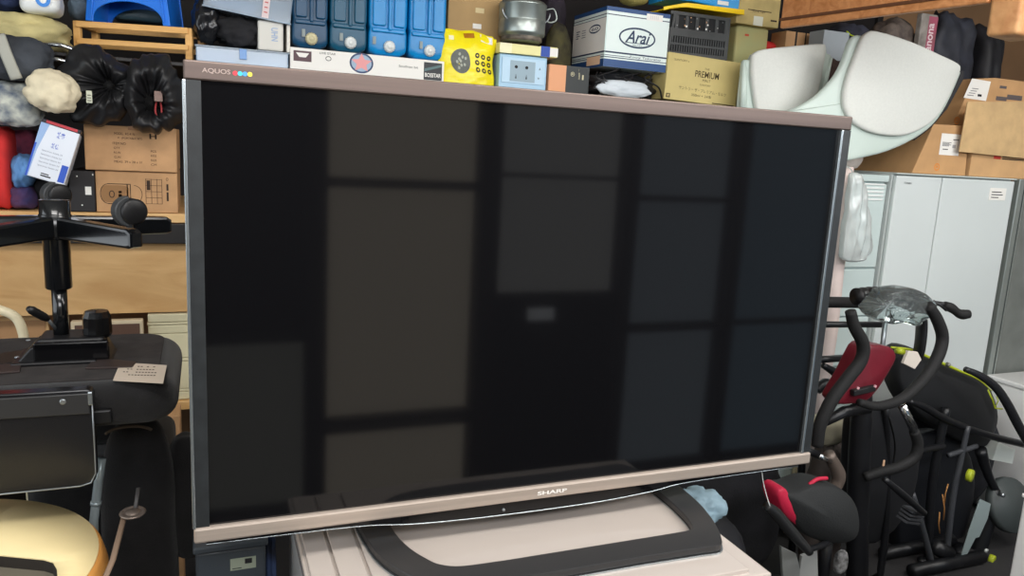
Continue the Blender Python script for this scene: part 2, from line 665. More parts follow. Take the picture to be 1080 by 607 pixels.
tvb(MB().box(1.331, 1.337, TVY - .002, TVY + .02, .8945, 1.664, trim_m, .001), 'lit_edge', label='thin bright strip for the lit bezel edge')
# glossy lip under the bottom bar
lip = [(tx0 + .02, tz0 - .001), (tx0 + .02, tz0 - .006), (.25, tz0 - .010), (.38, tz0 - .022), (.55, tz0 - .028), (.78, tz0 - .028), (.92, tz0 - .020),
       (1.02, tz0 - .010), (1.33, tz0 - .006), (1.33, tz0 - .001)]
tvb(MB().prism(lip, TVY + .004, TVY + .03, blackg), 'lower_lip', label='glossy black curved lip')
l2 = MB()
pth = smooth_path([(p[0], TVY + .003, p[1]) for p in lip[1:-1]], 5)
l2.tube(pth, .0014, trim_m, 6)
tvb(l2, 'lip_edge', label='thin bright line edging the lip')
tvb(MB().cyl((.56, TVY, tz0 - .016), (.56, TVY + .006, tz0 - .016), .003, steel, 12), 'sensor')
# lettering
p0 = at(566, 517.5, TVY)
p1 = at(597, 514, TVY)
tvb(MB().text('SHARP', p1.x - p0.x, .0085, p0.x, .8755, TVY - .0045, logo_m, bold=.03), 'maker_lettering')
p0, p1 = at(213, 77, TVY), at(243, 79, TVY)
lg = MB().text('AQUOS', p1.x - p0.x, .0085, p0.x, 1.6755, TVY - .0005, mat('etched_letters', (168, 150, 142), 0.5), bold=.01)
for k, c in enumerate(((214, 60, 70), (60, 190, 210), (70, 150, 220), (240, 215, 70))):
    pd = at(248 + 5.2 * k, 79, TVY)
    n = 14
    lg.poly([(pd.x + .0038 * cos(2 * pi * q / n), 1.6795 + .0038 * sin(2 * pi * q / n)) for q in range(n)], TVY - .0003, mat('logo_dot_%d' % k, c, 0.5))
tvb(lg, 'model_lettering')
# neck and loop stand
cb_ = MB().tube(smooth_path([at(*p, TVY + .03) for p in ((803, 492), (805, 508), (809, 524), (812, 533))], 5), .0011, white_pl, 6)
tvb(cb_, 'thin_cord', label='thin white cord hanging from the right end')
tvb(MB().box(.56, .78, TVY + .05, TVY + .09, .822, tz0 + .05, blackg, .008), 'neck')
R_out = smooth_path([(.278, 1.50), (.279, 1.40), (.289, 1.315), (.314, 1.248), (.352, 1.196), (.41, 1.163), (.50, 1.149)], 6)[:-1] if False else None


def path2(P, n=6):
    return [(p.x, p.y) for p in smooth_path([(a, b_, 0) for a, b_ in P], n)]


Lo = path2([(.285, 1.56), (.276, 1.47), (.279, 1.392), (.289, 1.315), (.314, 1.248), (.352, 1.196), (.41, 1.168), (.52, 1.158)], 4)
Li = path2([(.35, 1.56), (.337, 1.47), (.339, 1.38), (.353, 1.314), (.375, 1.266), (.393, 1.242), (.43, 1.226), (.52, 1.222)], 4)
Ro = path2([(.78, 1.158), (.90, 1.155), (.952, 1.154), (.974, 1.177), (.995, 1.222), (1.012, 1.273), (1.028, 1.36), (1.036, 1.56)], 4)
Ri = path2([(.78, 1.222), (.87, 1.222), (.925, 1.224), (.941, 1.235), (.952, 1.262), (.960, 1.31), (.965, 1.39), (.963, 1.56)], 4)
outer, inner = Lo + Ro, Li + Ri
bk_o = [(1.0, 1.60), (.66, 1.61), (.32, 1.60)]
bk_i = [(.93, 1.575), (.66, 1.58), (.38, 1.575)]
st = MB().ring(outer + bk_o, inner + bk_i, .806, .820, mat('stand_grey', (44, 44, 45), 0.38), smooth=False)
tvb(st, 'stand_base', bevel=.002, label='dark grey loop-shaped foot')
grow = lambda P, c, k: [(c[0] + (x - c[0]) * k, c[1] + (y - c[1]) * k) for x, y in P]
st = MB().ring(grow(outer + bk_o, (.66, 1.38), 1.008), inner + bk_i, .800, .8035, trim_m)
st.ring(grow(outer + bk_o, (.66, 1.38), .998), inner + bk_i, .8035, .806, blackm)
tvb(st, 'stand_trim', label='thin silver line round the foot')
tvb(MB().box(.58, .76, TVY + .14, 1.605, .8065, .824, blackg, .004), 'stand_bridge')

# ================================================================ white cabinet under it
cab = thing('white_cabinet', 'glossy white enamelled cabinet under the television', 'cabinet', (.588, 1.35, 0))
enam = mat('cabinet_top_white', (186, 176, 168), 0.12, coat=0.5)
cb = MB().box(-.428, .428, -.272, .29, .03, .765, white_en, .006)
cb.build('body', cab)
tp = MB()
tp.box(-.431, .432, -.278, .29, .765, .792, enam, .005)
# raised panels with grooves between
for x0, x1 in ((-.422, -.378), (-.372, -.322), (-.316, .388)):
    tp.box(x0, x1, -.262 if x0 < -.3 else -.19, .282, .790, .7995, enam, .0022)
tp.build('top_panel', cab, label='shiny top panel with shallow grooves')
MB().box(-.416, .418, -.279, -.272, .05, .74, white_en, .002).build('front_panel', cab)
for sx in (-.38, .38):
    for sy in (-.23, .24):
        MB().cyl((sx, sy, 0), (sx, sy, .031), .02, black, 14).build('foot', cab)

# ================================================================ storage rack across the back wall
YS = 2.8
rk = thing('storage_rack', 'long wooden storage rack filling the back wall', 'shelving', (0, YS, 0))
zl = at(100, 224, YS).z          # lower board top
zu = 1.58 + .085 * YS            # upper board, hidden behind the television's top edge
zl, zu = round(zl, 3), round(zu, 3) - .012
rail_m = mat('rack_rail', (34, 32, 32), 0.45)
RX0, RX1 = -1.75, 3.76
MB().box(RX0, RX1, 0, .85, zl - .03, zl, shelfwood, .002).build('shelf_board', rk)
MB().box(RX0, RX1, 0, .85, zu - .012, zu, rail_m, .002).build('shelf_board', rk)
MB().box(RX0, RX1, 0, .85, 2.62, 2.64, shelfwood, .002).build('shelf_board', rk)
MB().box(RX0, RX1, 0, .85, .62, .65, shelfwood, .002).build('shelf_board', rk)
MB().box(RX0, RX1, -.014, -.001, zl - .10, zl - .032, rail_m, .003).build('front_rail', rk)
MB().box(RX0, 1.2, .03, .045, .968, zl - .10, ply).build('plywood_panel', rk, label='pale plywood panel with dark knots')
for x in (RX0 + .02, .62, RX1 - .03):
    for y, zt_up in ((.0, zl - .033), (.82, 2.7)):
        MB().box(x, x + .04, y, y + .03, 0, zt_up, rail_m, .002).build('upright', rk)
MB().box(RX0, RX1, .845, .855, zl, 2.62, mat('rack_dark_backing', (30, 26, 26), 0.8)).build('dark_backing', rk)  # backing added, coloured black for the darkness behind the goods
# ================================================================ helpers for stored goods
def carton(name, label, cat, bl, br, tl, y, depth, m_, draw=None, z=None, group=None, tape=None, bev=.003, flaps=True, parts=None):
    """a closed box; front face taken from three corners, then built square and deep"""
    a, w, h, roll = front(bl, br, tl, y)
    if z is not None:
        h = h + (a.z - z)
        a.z = z + .0012
    t = thing(name, label, cat, a, (0, roll, 0), group)
    b_ = MB().box(0, w, 0, depth, 0, h, m_, bev)
    if draw:
        draw(b_, w, h)
    b_.build('body', t)
    if tape:
        q = MB()
        q.box(w * tape[0] - .022, w * tape[0] + .022, -.0012, depth, h, h + .0008, tape[1])
        q.rect(w * tape[0] - .022, w * tape[0] + .022, h - tape[2], h, 0, tape[1], depth=.0012)
        q.build('packing_tape', t)
    if parts:
        parts(t, w, h)
    return t, w, h


def bundle(name, label, cat, x0, x1, y0, y1, y, depth, m_, seed=1, rot=0.0, group=None, extra=None, z=None, **k):
    """soft thing filling a pixel-sized extent at depth y"""
    c = at((x0 + x1) / 2, (y0 + y1) / 2, y)
    w = at(x1, (y0 + y1) / 2, y).x - at(x0, (y0 + y1) / 2, y).x
    h = at((x0 + x1) / 2, y0, y).z - at((x0 + x1) / 2, y1, y).z
    b_ = MB()
    blob(b_, (0, 0, h / 2), (w, depth, h), m_, seed, **k)
    lo_ = min(v.co.z for v in b_.bm.verts)
    hi_ = max(v.co.z for v in b_.bm.verts)
    zb_ = c.z - h / 2
    top_ = zb_ + h
    if z is not None:
        zb_ = z
    for v in b_.bm.verts:                       # sits exactly on its base, keeps its top
        v.co.z = (v.co.z - lo_) / (hi_ - lo_) * (top_ - zb_)
    if extra is None:
        return tag(b_.build(name, None, (c.x, y + depth / 2, zb_), (0, rot, 0)), label, cat, group)
    t = thing(name, label, cat, (c.x, y + depth / 2, zb_), (0, rot, 0), group)
    b_.build('cloth_body', t)
    extra(t, w, h, depth)
    return t


khaki = mat('khaki_canvas', (184, 172, 122), 0.9, var=0.12, scale=10, bump=0.3, bscale=200)
creamc = mat('cream_cloth', (226, 214, 184), 0.9, var=0.06, scale=8, bump=0.3, bscale=150)
greybag = mat('slate_cloth', (54, 58, 64), 0.8, var=0.3, scale=8, bump=0.3, bscale=200)
redc = mat('red_cloth', (206, 48, 46), 0.85, var=0.1, scale=10)
bluec = mat('light_blue_cloth', (104, 152, 208), 0.85, var=0.15, scale=10)
plumc = mat('plum_cloth', (96, 52, 76), 0.85, col2=(60, 60, 110), scale=14)
bluep = mat('blue_plastic', (18, 116, 226), 0.32, var=0.05, scale=5)
darkcloth = mat('charcoal_cloth', (27, 27, 30), 0.9, var=0.4, scale=7, bump=0.3, bscale=150)

# ---------------------------------------------------------------- lower shelf, left: cartons


def print_manual(b_, w, h):
    for i, (tx, x, z, ww) in enumerate((('MODEL  RC-4  N', .32, .80, .22), ('P.  (PORTABLE SET)', .36, .70, .26), ('ITEM NO', .30, .58, .14))):
        b_.text(tx, w * ww, h * .055, w * x, h * z, 0, ink)
    for i in range(4):
        b_.text(('QTY.', 'N.W.', 'G.W.', 'MEAS. 39 x 28 x 31')[i], w * (.07, .08, .08, .30)[i], h * .05, w * .31, h * (.48 - .1 * i), 0, ink)
        b_.text(('PCS', 'KGS', 'KGS', 'CM')[i], w * .06, h * .05, w * .71, h * (.44 - .1 * i), 0, ink)
    b_.rect(w * .70, w * .72, h * .74, h * .86, 0, ink).rect(w * .76, w * .78, h * .74, h * .86, 0, ink)
    b_.rect(w * .70, w * .78, h * .79, h * .81, 0, ink)


def print_speaker(b_, w, h):
    # line drawing of a rounded bottle-like speaker lying on its side, and a data table
    b_.poly([(w * x, h * z) for x, z in rrect(.06, .40, .24, .66, .09)], 0, mat('print_brown', (150, 112, 74), 0.8))
    for (cx, cz, rx, rz, r0, r1) in ((.14, .45, .09, .24, 90, 270),):
        b_.ellipse_ring(w * cx, h * cz, w * rx, h * rz, w * .008, 0, ink, arc=(radians(r0), radians(r1)))
    b_.rect(w * .14, w * .42, h * .68, h * .70, 0, ink).rect(w * .14, w * .42, h * .20, h * .22, 0, ink)
    b_.rect(w * .37, w * .385, h * .22, h * .68, 0, ink).rect(w * .41, w * .42, h * .22, h * .68, 0, ink)
    b_.ellipse_ring(w * .46, h * .45, w * .10, h * .22, w * .007, 0, ink, arc=(radians(-90), radians(90)))
    b_.ellipse_ring(w * .19, h * .44, w * .035, h * .09, w * .012, 0, ink)
    b_.rect(w * .27, w * .31, h * .38, h * .44, 0, ink).rect(w * .27, w * .31, h * .47, h * .52, 0, ink)
    for k in range(5):
        b_.rect(w * .60, w * .80, h * (.22 + .15 * k), h * (.23 + .15 * k), 0, ink)
    for x in (.60, .67, .74, .80):
        b_.rect(w * x, w * (x + .006), h * .22, h * .84, 0, ink)
    b_.rect(w * .615, w * .66, h * .56, h * .80, 0, ink)
    b_.rect(w * .86, w * .885, h * .30, h * .52, 0, ink).rect(w * .86, w * .885, h * .56, h * .72, 0, ink)
    b_.ellipse_ring(w * .87, h * .84, w * .014, h * .04, w * .005, 0, ink)



t1_, w1_, h1_ = carton('cardboard_box', 'brown cardboard box printed with a speaker drawing, at the bottom of the left pile', 'box',
                       (102, 224), (188, 226), (102, 180), YS + .01, .30, cardb, print_speaker, z=zl, group='brown boxes on the left shelf')
t1_.rotation_euler = (0, 0, 0)
carton('cardboard_box', 'brown cardboard box with rows of dark shipping text under the black sacks', 'box',
       (90, 178), (187, 183), (90, 131), YS - .002, .34, cardb, print_manual, z=zl + h1_ + .002, group='brown boxes on the left shelf',
       tape=(.55, mat('tape_brown', (150, 104, 60), 0.3), .012))[0].rotation_euler = (0, 0, 0)


def print_black(b_, w, h):
    b_.rect(w * .62, w * .86, h * .42, h * .62, 0, white_pap)
    for x, z in ((.3, .85), (.45, .15), (.92, .9)):
        b_.rect(w * x, w * (x + .05), h * z, h * (z + .03), 0, white_pap)


carton('black_box', 'flat-fronted black box with a tiny white sticker beside the brown boxes', 'box',
       (74, 220), (101, 221), (74, 180), YS + .005, .26, mat('black_carton', (34, 32, 34), 0.6), print_black, z=zl)[0].rotation_euler = (0, 0, 0)


def print_med(b_, w, h):
    blu = mat('med_blue', (40, 84, 190), 0.5)
    lb = mat('med_light_blue', (150, 180, 222), 0.5)
    b_.poly([(0, 0), (w * .07, 0), (w * .10, h * .5), (w * .22, h), (0, h)], 0, lb)
    b_.rect(0, w * .05, 0, h * .62, 0, blu, depth=.0006)
    b_.rect(w * .80, w * .97, h * .04, h * .36, 0, blu)
    b_.text('検査', w * .20, h * .12, w * .46, h * .80, 0, blu, bold=.02)
    b_.text('検体', w * .20, h * .09, w * .40, h * .60, 0, blu, bold=.02)
    for k in range(5):
        b_.text('Specimen bottle 24', w * .52, h * .035, w * .22, h * (.50 - .07 * k), 0, mat('med_grey', (120, 130, 150), 0.7))
    b_.rect(w * .36, w * .62, h * .06, h * .085, 0, ink2).rect(w * .36, w * .56, h * .10, h * .12, 0, ink2)


def med_top(t, w, h):
    q = MB().box(-.001, w + .001, -.001, .14, h, h + .012, mat('med_lid', (34, 30, 40), 0.5), .002)
    q.box(w * .12, w * .92, -.0015, -.001, h + .002, h + .010, mat('med_red', (190, 50, 60), 0.5))
    q.build('lid', t, label='dark lid with red lettering strip')


tm_, _, _ = carton('medical_box', 'tilted white and blue printed box with a red and black lid', 'box',
                   (26, 184), (67, 197), (43, 128), 2.68, .15, mat('med_white', (222, 228, 238), 0.45), print_med, parts=med_top)
tm_.rotation_euler = (radians(-4), .30, radians(4))

bundle('red_garment', 'folded bright red garment at the left end of the lower shelf', 'clothing', -22, 10, 133, 217, 2.80, .22, redc, 3, z=zl + .001, amp=.06, fold=.03, power=5)
bundle('blue_cloth', 'crumpled light blue cloth between red garment and tilted box', 'cloth', 8, 33, 162, 202, 2.80, .16, bluec, 5, amp=.15, fold=.12, power=3)
bundle('plum_cloth', 'dark plum and navy cloth under the light blue cloth', 'cloth', 6, 36, 196, 219, 2.81, .2, plumc, 6, z=zl + .001, amp=.1, fold=.1, power=4)
bundle('black_bundle', 'black cloth bundle under the tilted white and blue box', 'cloth', 34, 74, 182, 221, 2.84, .2, darkcloth, 7, z=zl + .001, amp=.1, fold=.08, power=4)
bundle('purple_cloth', 'dark purple cloth with pink patch behind the blue cloth', 'cloth', 2, 40, 136, 172, 2.92, .2,
       mat('purple_print', (60, 38, 60), 0.85, col2=(150, 66, 92), scale=16), 8, amp=.1, fold=.1, power=4)
patt = mat('patterned_cloth', (70, 86, 112), 0.85, col2=(206, 208, 196), scale=26)
bundle('patterned_scarf', 'blue and white patterned cloth spilling down at the far left', 'cloth', -20, 42, 84, 134, 2.72, .1, patt, 9, amp=.12, fold=.16, power=3, ffreq=6)
bundle('cream_hat', 'crumpled cream cloth hat over patterned cloth', 'hat', 17, 75, 70, 118, 2.60, .12, creamc, 10, amp=.16, fold=.13, ffreq=5, power=2.2, rot=.2)


def strap_extra(t, w, h, d):
    q = MB()
    q.tube(smooth_path([(-.02, -d * .42, h * .92), (0, -d * .60, h * .5), (.02, -d * .55, h * .02)], 6), .016, mat('strap_grey', (168, 168, 158), 0.8), 8, flat=.2, up=Vector((0, 1, 0)))
    q.build('strap', t, label='pale grey webbing strap')


bundle('slate_bag', 'slate grey bag with a pale strap at the far left', 'bag', -34, 50, 33, 84, 2.66, .13, greybag, 11, extra=strap_extra, amp=.1, fold=.12, power=3, ffreq=5)
bundle('khaki_bag', 'khaki canvas bag lying at the upper left', 'bag', -30, 66, 9, 46, YS + .0, .25, khaki, 12, z=zu + .001, amp=.14, fold=.22, power=3.2, ffreq=4)


def white_logo(t, w, h, d):
    q = MB().ellipse_ring(w * .12, h * .42, .020, .022, .010, -d / 2 + .002, mat('logo_blue_print', (70, 140, 220), 0.6), depth=.006)
    q.build('round_logo', t, label='round light blue print')


bundle('white_bag', 'white plastic bag with a round blue print on top of the khaki bag', 'bag', 18, 62, -22, 14, YS + .0, .12, white_pl, 13, extra=white_logo, amp=.05, fold=.03, power=5)
bundle('navy_bundle', 'navy cloth in the top left corner', 'cloth', -20, 22, -14, 10, YS + .12, .16, mat('navy_cloth', (34, 44, 72), 0.85, var=.3), 14, amp=.1, fold=.1)


# ---------------------------------------------------------------- gathered black sacks
def gathered(name, label, cx, cy, y, w, h, d, n=22, seed=1, hole=(.25, 0), tagx=None, extra=None, rim=.2):
    c = at(cx, cy, y)
    t = thing(name, label, 'bag', (c.x, y, c.z - h / 2), group='black drawstring sacks')
    NR, NA = 26, 120
    vs, fs = [], []
    for i in range(NR + 1):
        for k in range(NA):
            a = 2 * pi * k / NA
            nz = noise.noise(Vector((cos(a) * 1.5, sin(a) * 1.5, seed)))
            if i <= 5:                                   # inside of the mouth
                rho = rim * (.25 + .75 * i / 5)
                yy = -.30 + .5 * (1 - i / 5)
            elif i <= 18:
                s_ = (i - 5) / 13
                rho = rim + (1 - rim) * s_
                yy = -.30 - .55 * sin(pi * min(1, s_ * 1.02) ** .9) * (1 - .35 * s_) if s_ < 1 else 0
            else:
                s_ = (i - 18) / (NR - 18)
                rho = 1 - s_ * .999
                yy = .5 * sin(pi / 2 * s_)
            pl = cos(n * a + 5 * nz + 2 * noise.noise(Vector((cos(a) * 3, sin(a) * 3, seed + 5))))
            amp = (.15 * max(0, 1 - rho) if i > 5 else .08) * (1 + .8 * nz)
            yy += amp * pl + .24 * noise.noise(Vector((cos(a) * rho * 3, sin(a) * rho * 3, seed + 2)))
            rr = rho * (1 + .20 * nz + .03 * pl + .06 * noise.noise(Vector((cos(a) * 4, sin(a) * 4, seed + 9))))
            px = hole[0] * (1 - rho) + rr * cos(a)
            pz = hole[1] * (1 - rho) + rr * sin(a)
            vs.append((px * w / 2, yy * d, h / 2 + pz * h / 2))
    for i in range(NR):
        for k in range(NA):
            fs.append((i * NA + k, i * NA + (k + 1) % NA, (i + 1) * NA + (k + 1) % NA, (i + 1) * NA + k))
    b_ = MB().add(vs, fs, dark_nylon, None, True)
    b_.build('sack_body', t)
    MB().lathe([(w * rim * .42, 0), (w * rim * .5, .004)], blackm, 20, Matrix.Translation((hole[0] * w / 2 * .85, .0, h / 2 + hole[1] * h / 2)) @ Matrix.Rotation(pi / 2, 4, 'X')).build('mouth', t)
    if extra:
        extra(t, w, h, d)
    return t


def sack_tag(t, w, h, d):
    q = MB().box(-.006, .010, -.0015, .0, -.018, .018, mat('tag_cream', (206, 210, 190), 0.7), .0005)
    for k in range(3):
        q.box(-.003, .007, -.002, -.0015, -.012 + .008 * k, -.010 + .008 * k, ink)
    q.build('care_tag', t, loc=(-.012, -d * 1.0, h * .36), rot=(0, 0, -.1), label='pale care tag')


def sack_cord(t, w, h, d):
    q = MB()
    red = mat('cord_red', (150, 50, 52), 0.7)
    q.tube(smooth_path([(.01, -.02, h * .44), (.006, -.045, h * .32), (.012, -.04, h * .2)], 5), .003, red, 6)
    q.tube(smooth_path([(.02, -.02, h * .44), (.024, -.045, h * .32), (.02, -.04, h * .22)], 5), .003, red, 6)
    q.build('drawcord', t, label='red drawstring ends')
    MB().box(.004, .028, -.05, -.035, h * .42, h * .54, mat('toggle_brown', (132, 108, 100), 0.6), .002).build('cord_toggle', t, label='brown cord toggle')


sc_ = .28 / 100
gathered('drawstring_sack', 'black sack with pleated mouth and a pale tag, left of the pair', 101, 92, 2.745, .225, .235, .075, 12, 2, (.38, .06), extra=sack_tag, rim=.23)
gathered('drawstring_sack', 'black sack with red cord ends, right of the pair beside the television', 162, 100, 2.72, .18, .265, .085, 11, 4, (-.1, -.2), extra=sack_cord, rim=.36)

# ---------------------------------------------------------------- chrome tubes
t = thing('metal_tubes', 'pair of short curved chrome tubes left of the black sacks', 'tubes', at(48, 58, 2.74))
o0 = at(48, 58, 2.74)
for pts in (((44, 46), (66, 48), (92, 58)), ((40, 60), (62, 63), (84, 68))):
    MB().tube([at(px, py, 2.74) - o0 for px, py in pts], .0062, chrome, 10).build('tube', t)

# ---------------------------------------------------------------- small pine rack and blue stool
rk0 = at(76, 56, YS + .02)
zb = zu
xa, xb = at(78, 40, 2.84).x, at(203, 40, 2.84).x
zt_ = at(140, 24, 2.84).z
t = thing('wooden_rack', 'small pale pine rack with two front rails on the upper shelf', 'rack', ((xa + xb) / 2 - .010, 2.905, zb + .001), (0, 0, -radians(17)))
hw, hh = (xb - xa) / 2 * 1.03, zt_ - zb
for y0 in (0, .13):
    for sx in (-1, 1):
        MB().box(sx * hw - .011, sx * hw + .011, y0, y0 + .018, 0, hh + .002, rackwood, .002).build('post', t)
    MB().box(-hw, hw, y0 - .006, y0 - .0005, hh - .018, hh + .002, rackwood, .002).build('rail', t)
    MB().box(-hw, hw, y0 - .006, y0 - .0005, hh * .38, hh * .38 + .018, rackwood, .002).build('rail', t)
for sx in (-1, 1):
    MB().box(sx * hw - .010, sx * hw + .010, .018, .13, hh - .016, hh, rackwood, .002).build('side_rail', t)
s0, s1 = at(94, 20, 2.85), at(190, 20, 2.85)
W = s1.x - s0.x
t = thing('blue_stool', 'bright blue plastic step stool with an arched side on the pine rack', 'stool', ((s0.x + s1.x) / 2 - .026, 2.90, zb + hh + .004), (0, 0, -radians(15)))
H = .20


def stool_panel():
    P = [(-W / 2, 0), (-W / 2 + .024, 0)] + [(-(W / 2 - .024) * cos(radians(a)) * 1.0, .068 * sin(radians(a)) ** .8) for a in range(10, 180, 10)] + \
        [(W / 2 - .024, 0), (W / 2, 0), (W / 2 - .022, H), (-W / 2 + .022, H)]
    return MB().prism(P, 0, .008, bluep, .002)


stool_panel().build('side_panel', t)
stool_panel().build('side_panel', t, loc=(0, .15, 0))
for sx in (-1, 1):
    MB().box(-.004, .004, .008, .15, 0, H, bluep, .001).build('leg_panel', t, loc=(sx * (W / 2 - .008), 0, 0), rot=(0, -sx * .11, 0))
    MB().box(-.003, .003, -.004, 0, .01, H - .02, bluep, .001).build('rib', t, loc=(sx * (W / 2 - .018), 0, 0), rot=(0, -sx * .11, 0))
MB().box(-W / 2 + .01, W / 2 - .01, -.01, .168, H, H + .02, bluep, .006).build('seat', t)
bundle('clear_tub', 'milky blue tub seen through the arch of the blue stool', 'tub', 118, 178, 0, 22, 3.12, .14, mat('tub_blue', (104, 136, 150), 0.35), 15, amp=.01, power=8)
bundle('grey_cloth', 'blue-grey cloth left of the blue stool', 'cloth', 70, 96, -6, 21, 2.96, .10, mat('bluegrey_cloth', (110, 132, 150), 0.8, col2=(66, 74, 84)), 16, amp=.1, fold=.1)

# ---------------------------------------------------------------- goods on the bottom shelf, left
t = thing('cream_case', 'stack of cream flat panels beside the television on the bottom shelf', 'panels', (-.13, 2.82, .652))
crm = mat('cream_panel', (214, 206, 172), 0.5, var=.05, scale=5)
zz = 0
for k, hgt in enumerate((.028, .012, .10, .012, .09, .03, .01, .03)):
    MB().box(-.065 + .003 * (k % 2), .20, 0, .3, zz, zz + hgt - .0015, crm, .003).build('panel', t)
    zz += hgt
t = thing('dark_tray', 'dark brown tray with a pale rim leaning under the plywood', 'tray', (-.26, 2.83, .652))
MB().box(-.16, .055, -.04, -.01, 0, .300, mat('tray_rim', (206, 190, 160), 0.5), .004).build('tray_rim', t)
MB().box(-.148, .045, -.043, -.04, .01, .288, mat('tray_brown', (92, 68, 56), 0.5), .002).build('tray_face', t)
t = thing('wooden_board', 'pale wooden board with a frame at the left edge under the plywood', 'frame', (-.60, 2.9, .652))
q = MB()
q.box(-.12, .10, 0, .02, 0, .30, mat('pale_frame_wood', (214, 176, 124), 0.5), .003)
q.build('frame', t)
MB().box(-.11, .09, -.003, 0, .02, .285, mat('frame_inner', (176, 136, 96), 0.5)).build('inner_panel', t)
t = thing('chair_arm_tube', 'cream bent tube behind the upturned chair at the left edge', 'tube', at(26, 372, 2.3))
o0 = at(26, 372, 2.3)
MB().tube([p - o0 for p in smooth_path([at(*p, 2.3) for p in ((-30, 318), (-2, 326), (16, 334), (24, 350), (26, 372), (26, 430))], 6)] + [Vector((0, 0, .004 - o0.z))], .0125,
          mat('cream_tube', (232, 220, 186), 0.4), 12).build('bent_tube', t)
carton('brown_box', 'brown box in the shadow between the upturned chair and the television', 'box', (165, 484), (191, 482), (165, 440), 2.60, .12, cardb,
       lambda b_, w, h: (b_.ellipse_ring(w * .6, h - .02, .006, .005, .002, 0, ink), b_.rect(w * .6, w * .68, h - .07, h - .04, 0, ink)), z=.0005)[0].rotation_euler = (0, 0, 0)

# ---------------------------------------------------------------- upturned office chair
cx_, cy_ = at(62, 300, 1.9).x, 1.9
zs = 1.07                                     # underside of the seat, which faces up
ch = thing('office_chair', 'upturned black office chair standing on its seat with castors in the air', 'office chair', (cx_, cy_, .975))
ob = .975
satin = mat('black_satin_metal', (20, 22, 25), 0.22, metal=0.3, coat=.6)
xr = -.062 - cx_
# seat cushion: rounded slab
out_ = rrect(-.235, xr, -.235, .225, (.10, .07, .10, .10), 8)
MB().slab(out_, 1.07 - .095 - ob, 1.07 - ob, black_fab, .042, smooth=True, seg=6).build('seat', ch)
MB().slab(rrect(-.20, xr - .04, -.19, .19, .06, 5), 1.07 - ob, 1.074 - ob, mat('seat_felt', (52, 48, 47), 0.95, var=.15, scale=20), .001).build('seat_underside', ch, label='dark grey felt underside')
n0 = [atz(*p, 1.076) for p in ((124, 402), (118, 399), (127, 383), (175, 385), (172, 403))]
q = MB()
q.slab([(p.x - cx_, p.y - cy_) for p in (atz(119, 401, 1.076), atz(172, 404, 1.076), atz(176, 385, 1.076), atz(127, 382, 1.076))], 1.0755 - ob, 1.0765 - ob, mat('note_paper', (206, 190, 172), 0.8))
note = q.build('instruction_note', ch, label='creased paper note with fine print')
q = MB()
for k in range(4):
    a0, a1 = atz(132 - k * 1.2, 386 + 3.0 * k, 1.077), atz(168 - k * 1.0, 387 + 3.0 * k, 1.077)
    for j in range(11):
        f0, f1 = j / 11, (j + .65) / 11
        if random.random() < .15:
            continue
        p0_, p1_ = a0.lerp(a1, f0), a0.lerp(a1, f1)
        q.slab([(p0_.x - cx_, p0_.y - cy_), (p1_.x - cx_, p1_.y - cy_), (p1_.x - cx_, p1_.y - cy_ + .005), (p0_.x - cx_, p0_.y - cy_ + .005)], 1.0767 - ob, 1.0769 - ob, ink)
q.build('note_print', note)
# mechanism
q = MB()
q.box(-.085, .075, -.075, .06, 1.074 - ob, 1.082 - ob, black, .003)
q.prism([(-.135, 1.075 - ob), (-.075, 1.082 - ob), (-.05, 1.112 - ob), (.085, 1.112 - ob), (.10, 1.078 - ob), (.105, 1.075 - ob)], -.06, .05, black, .004)
q.box(-.045, .10, -.064, -.05, 1.08 - ob, 1.122 - ob, blackg, .004)
q.box(-.04, .09, -.05, .045, 1.108 - ob, 1.126 - ob, black, .006)
q.build('tilt_mechanism', ch)
for sx in (-1, 1):
    q = MB()
    q.slab([(sx * .06, -.12), (sx * .15, -.13), (sx * .155, -.09), (sx * .07, -.04)][::sx], 1.0745 - ob, 1.079 - ob, mat('bracket_brown', (66, 56, 54), 0.5, metal=.4), .001)
    q.build('mount_bracket', ch, label='dull brown mounting bracket')
for (px, py) in ((30, 358), (18, 376), (66, 364), (33, 375)):
    p = atz(px, py, 1.082)
    MB().lathe([(.0055, 0), (.0055, .002), (.003, .0035)], steel, 12, Matrix.Translation((p.x - cx_, p.y - cy_, 1.079 - ob + .001))).build('bolt', ch)
# tension knob
kx, ky = at(103, 340, 1.9).x - cx_, -.01
q = MB()
pr = [(.026, 1.12 - ob), (.030, 1.128 - ob), (.029, 1.165 - ob), (.024, 1.178 - ob), (.0, 1.180 - ob)]
q.lathe(pr, blackg, 12, Matrix.Translation((kx, ky, 0)), smooth=False)
q.cyl((kx, ky, 1.085 - ob), (kx, ky, 1.122 - ob), .02, black, 14)
q.build('tension_knob', ch)
# height lever
l0, l1, l2_ = at(62, 350, 1.9) - Vector((cx_, cy_, ob)), at(50, 336, 1.86) - Vector((cx_, cy_, ob)), at(30, 325, 1.82) - Vector((cx_, cy_, ob))
MB().tube([l0, l1], .0035, steel, 8).tube([l1, l1.lerp(l2_, .2), l1.lerp(l2_, .85), l2_], [.007, .009, .009, .006], black, 10).build('height_lever', ch)
# gas column
zc1 = at(62, 304, 1.9).z - ob
zc2 = at(62, 252, 1.9).z - ob
MB().cyl((0, 0, 1.11 - ob), (0, 0, zc1 + .01), .0155, satin, 24).build('gas_piston', ch)
MB().lathe([(.024, zc1), (.0265, zc1 + .003), (.0265, zc2), (.030, zc2 + .004), (.030, zc2 + .085), (.0, zc2 + .085)], satin, 32).build('gas_column', ch)
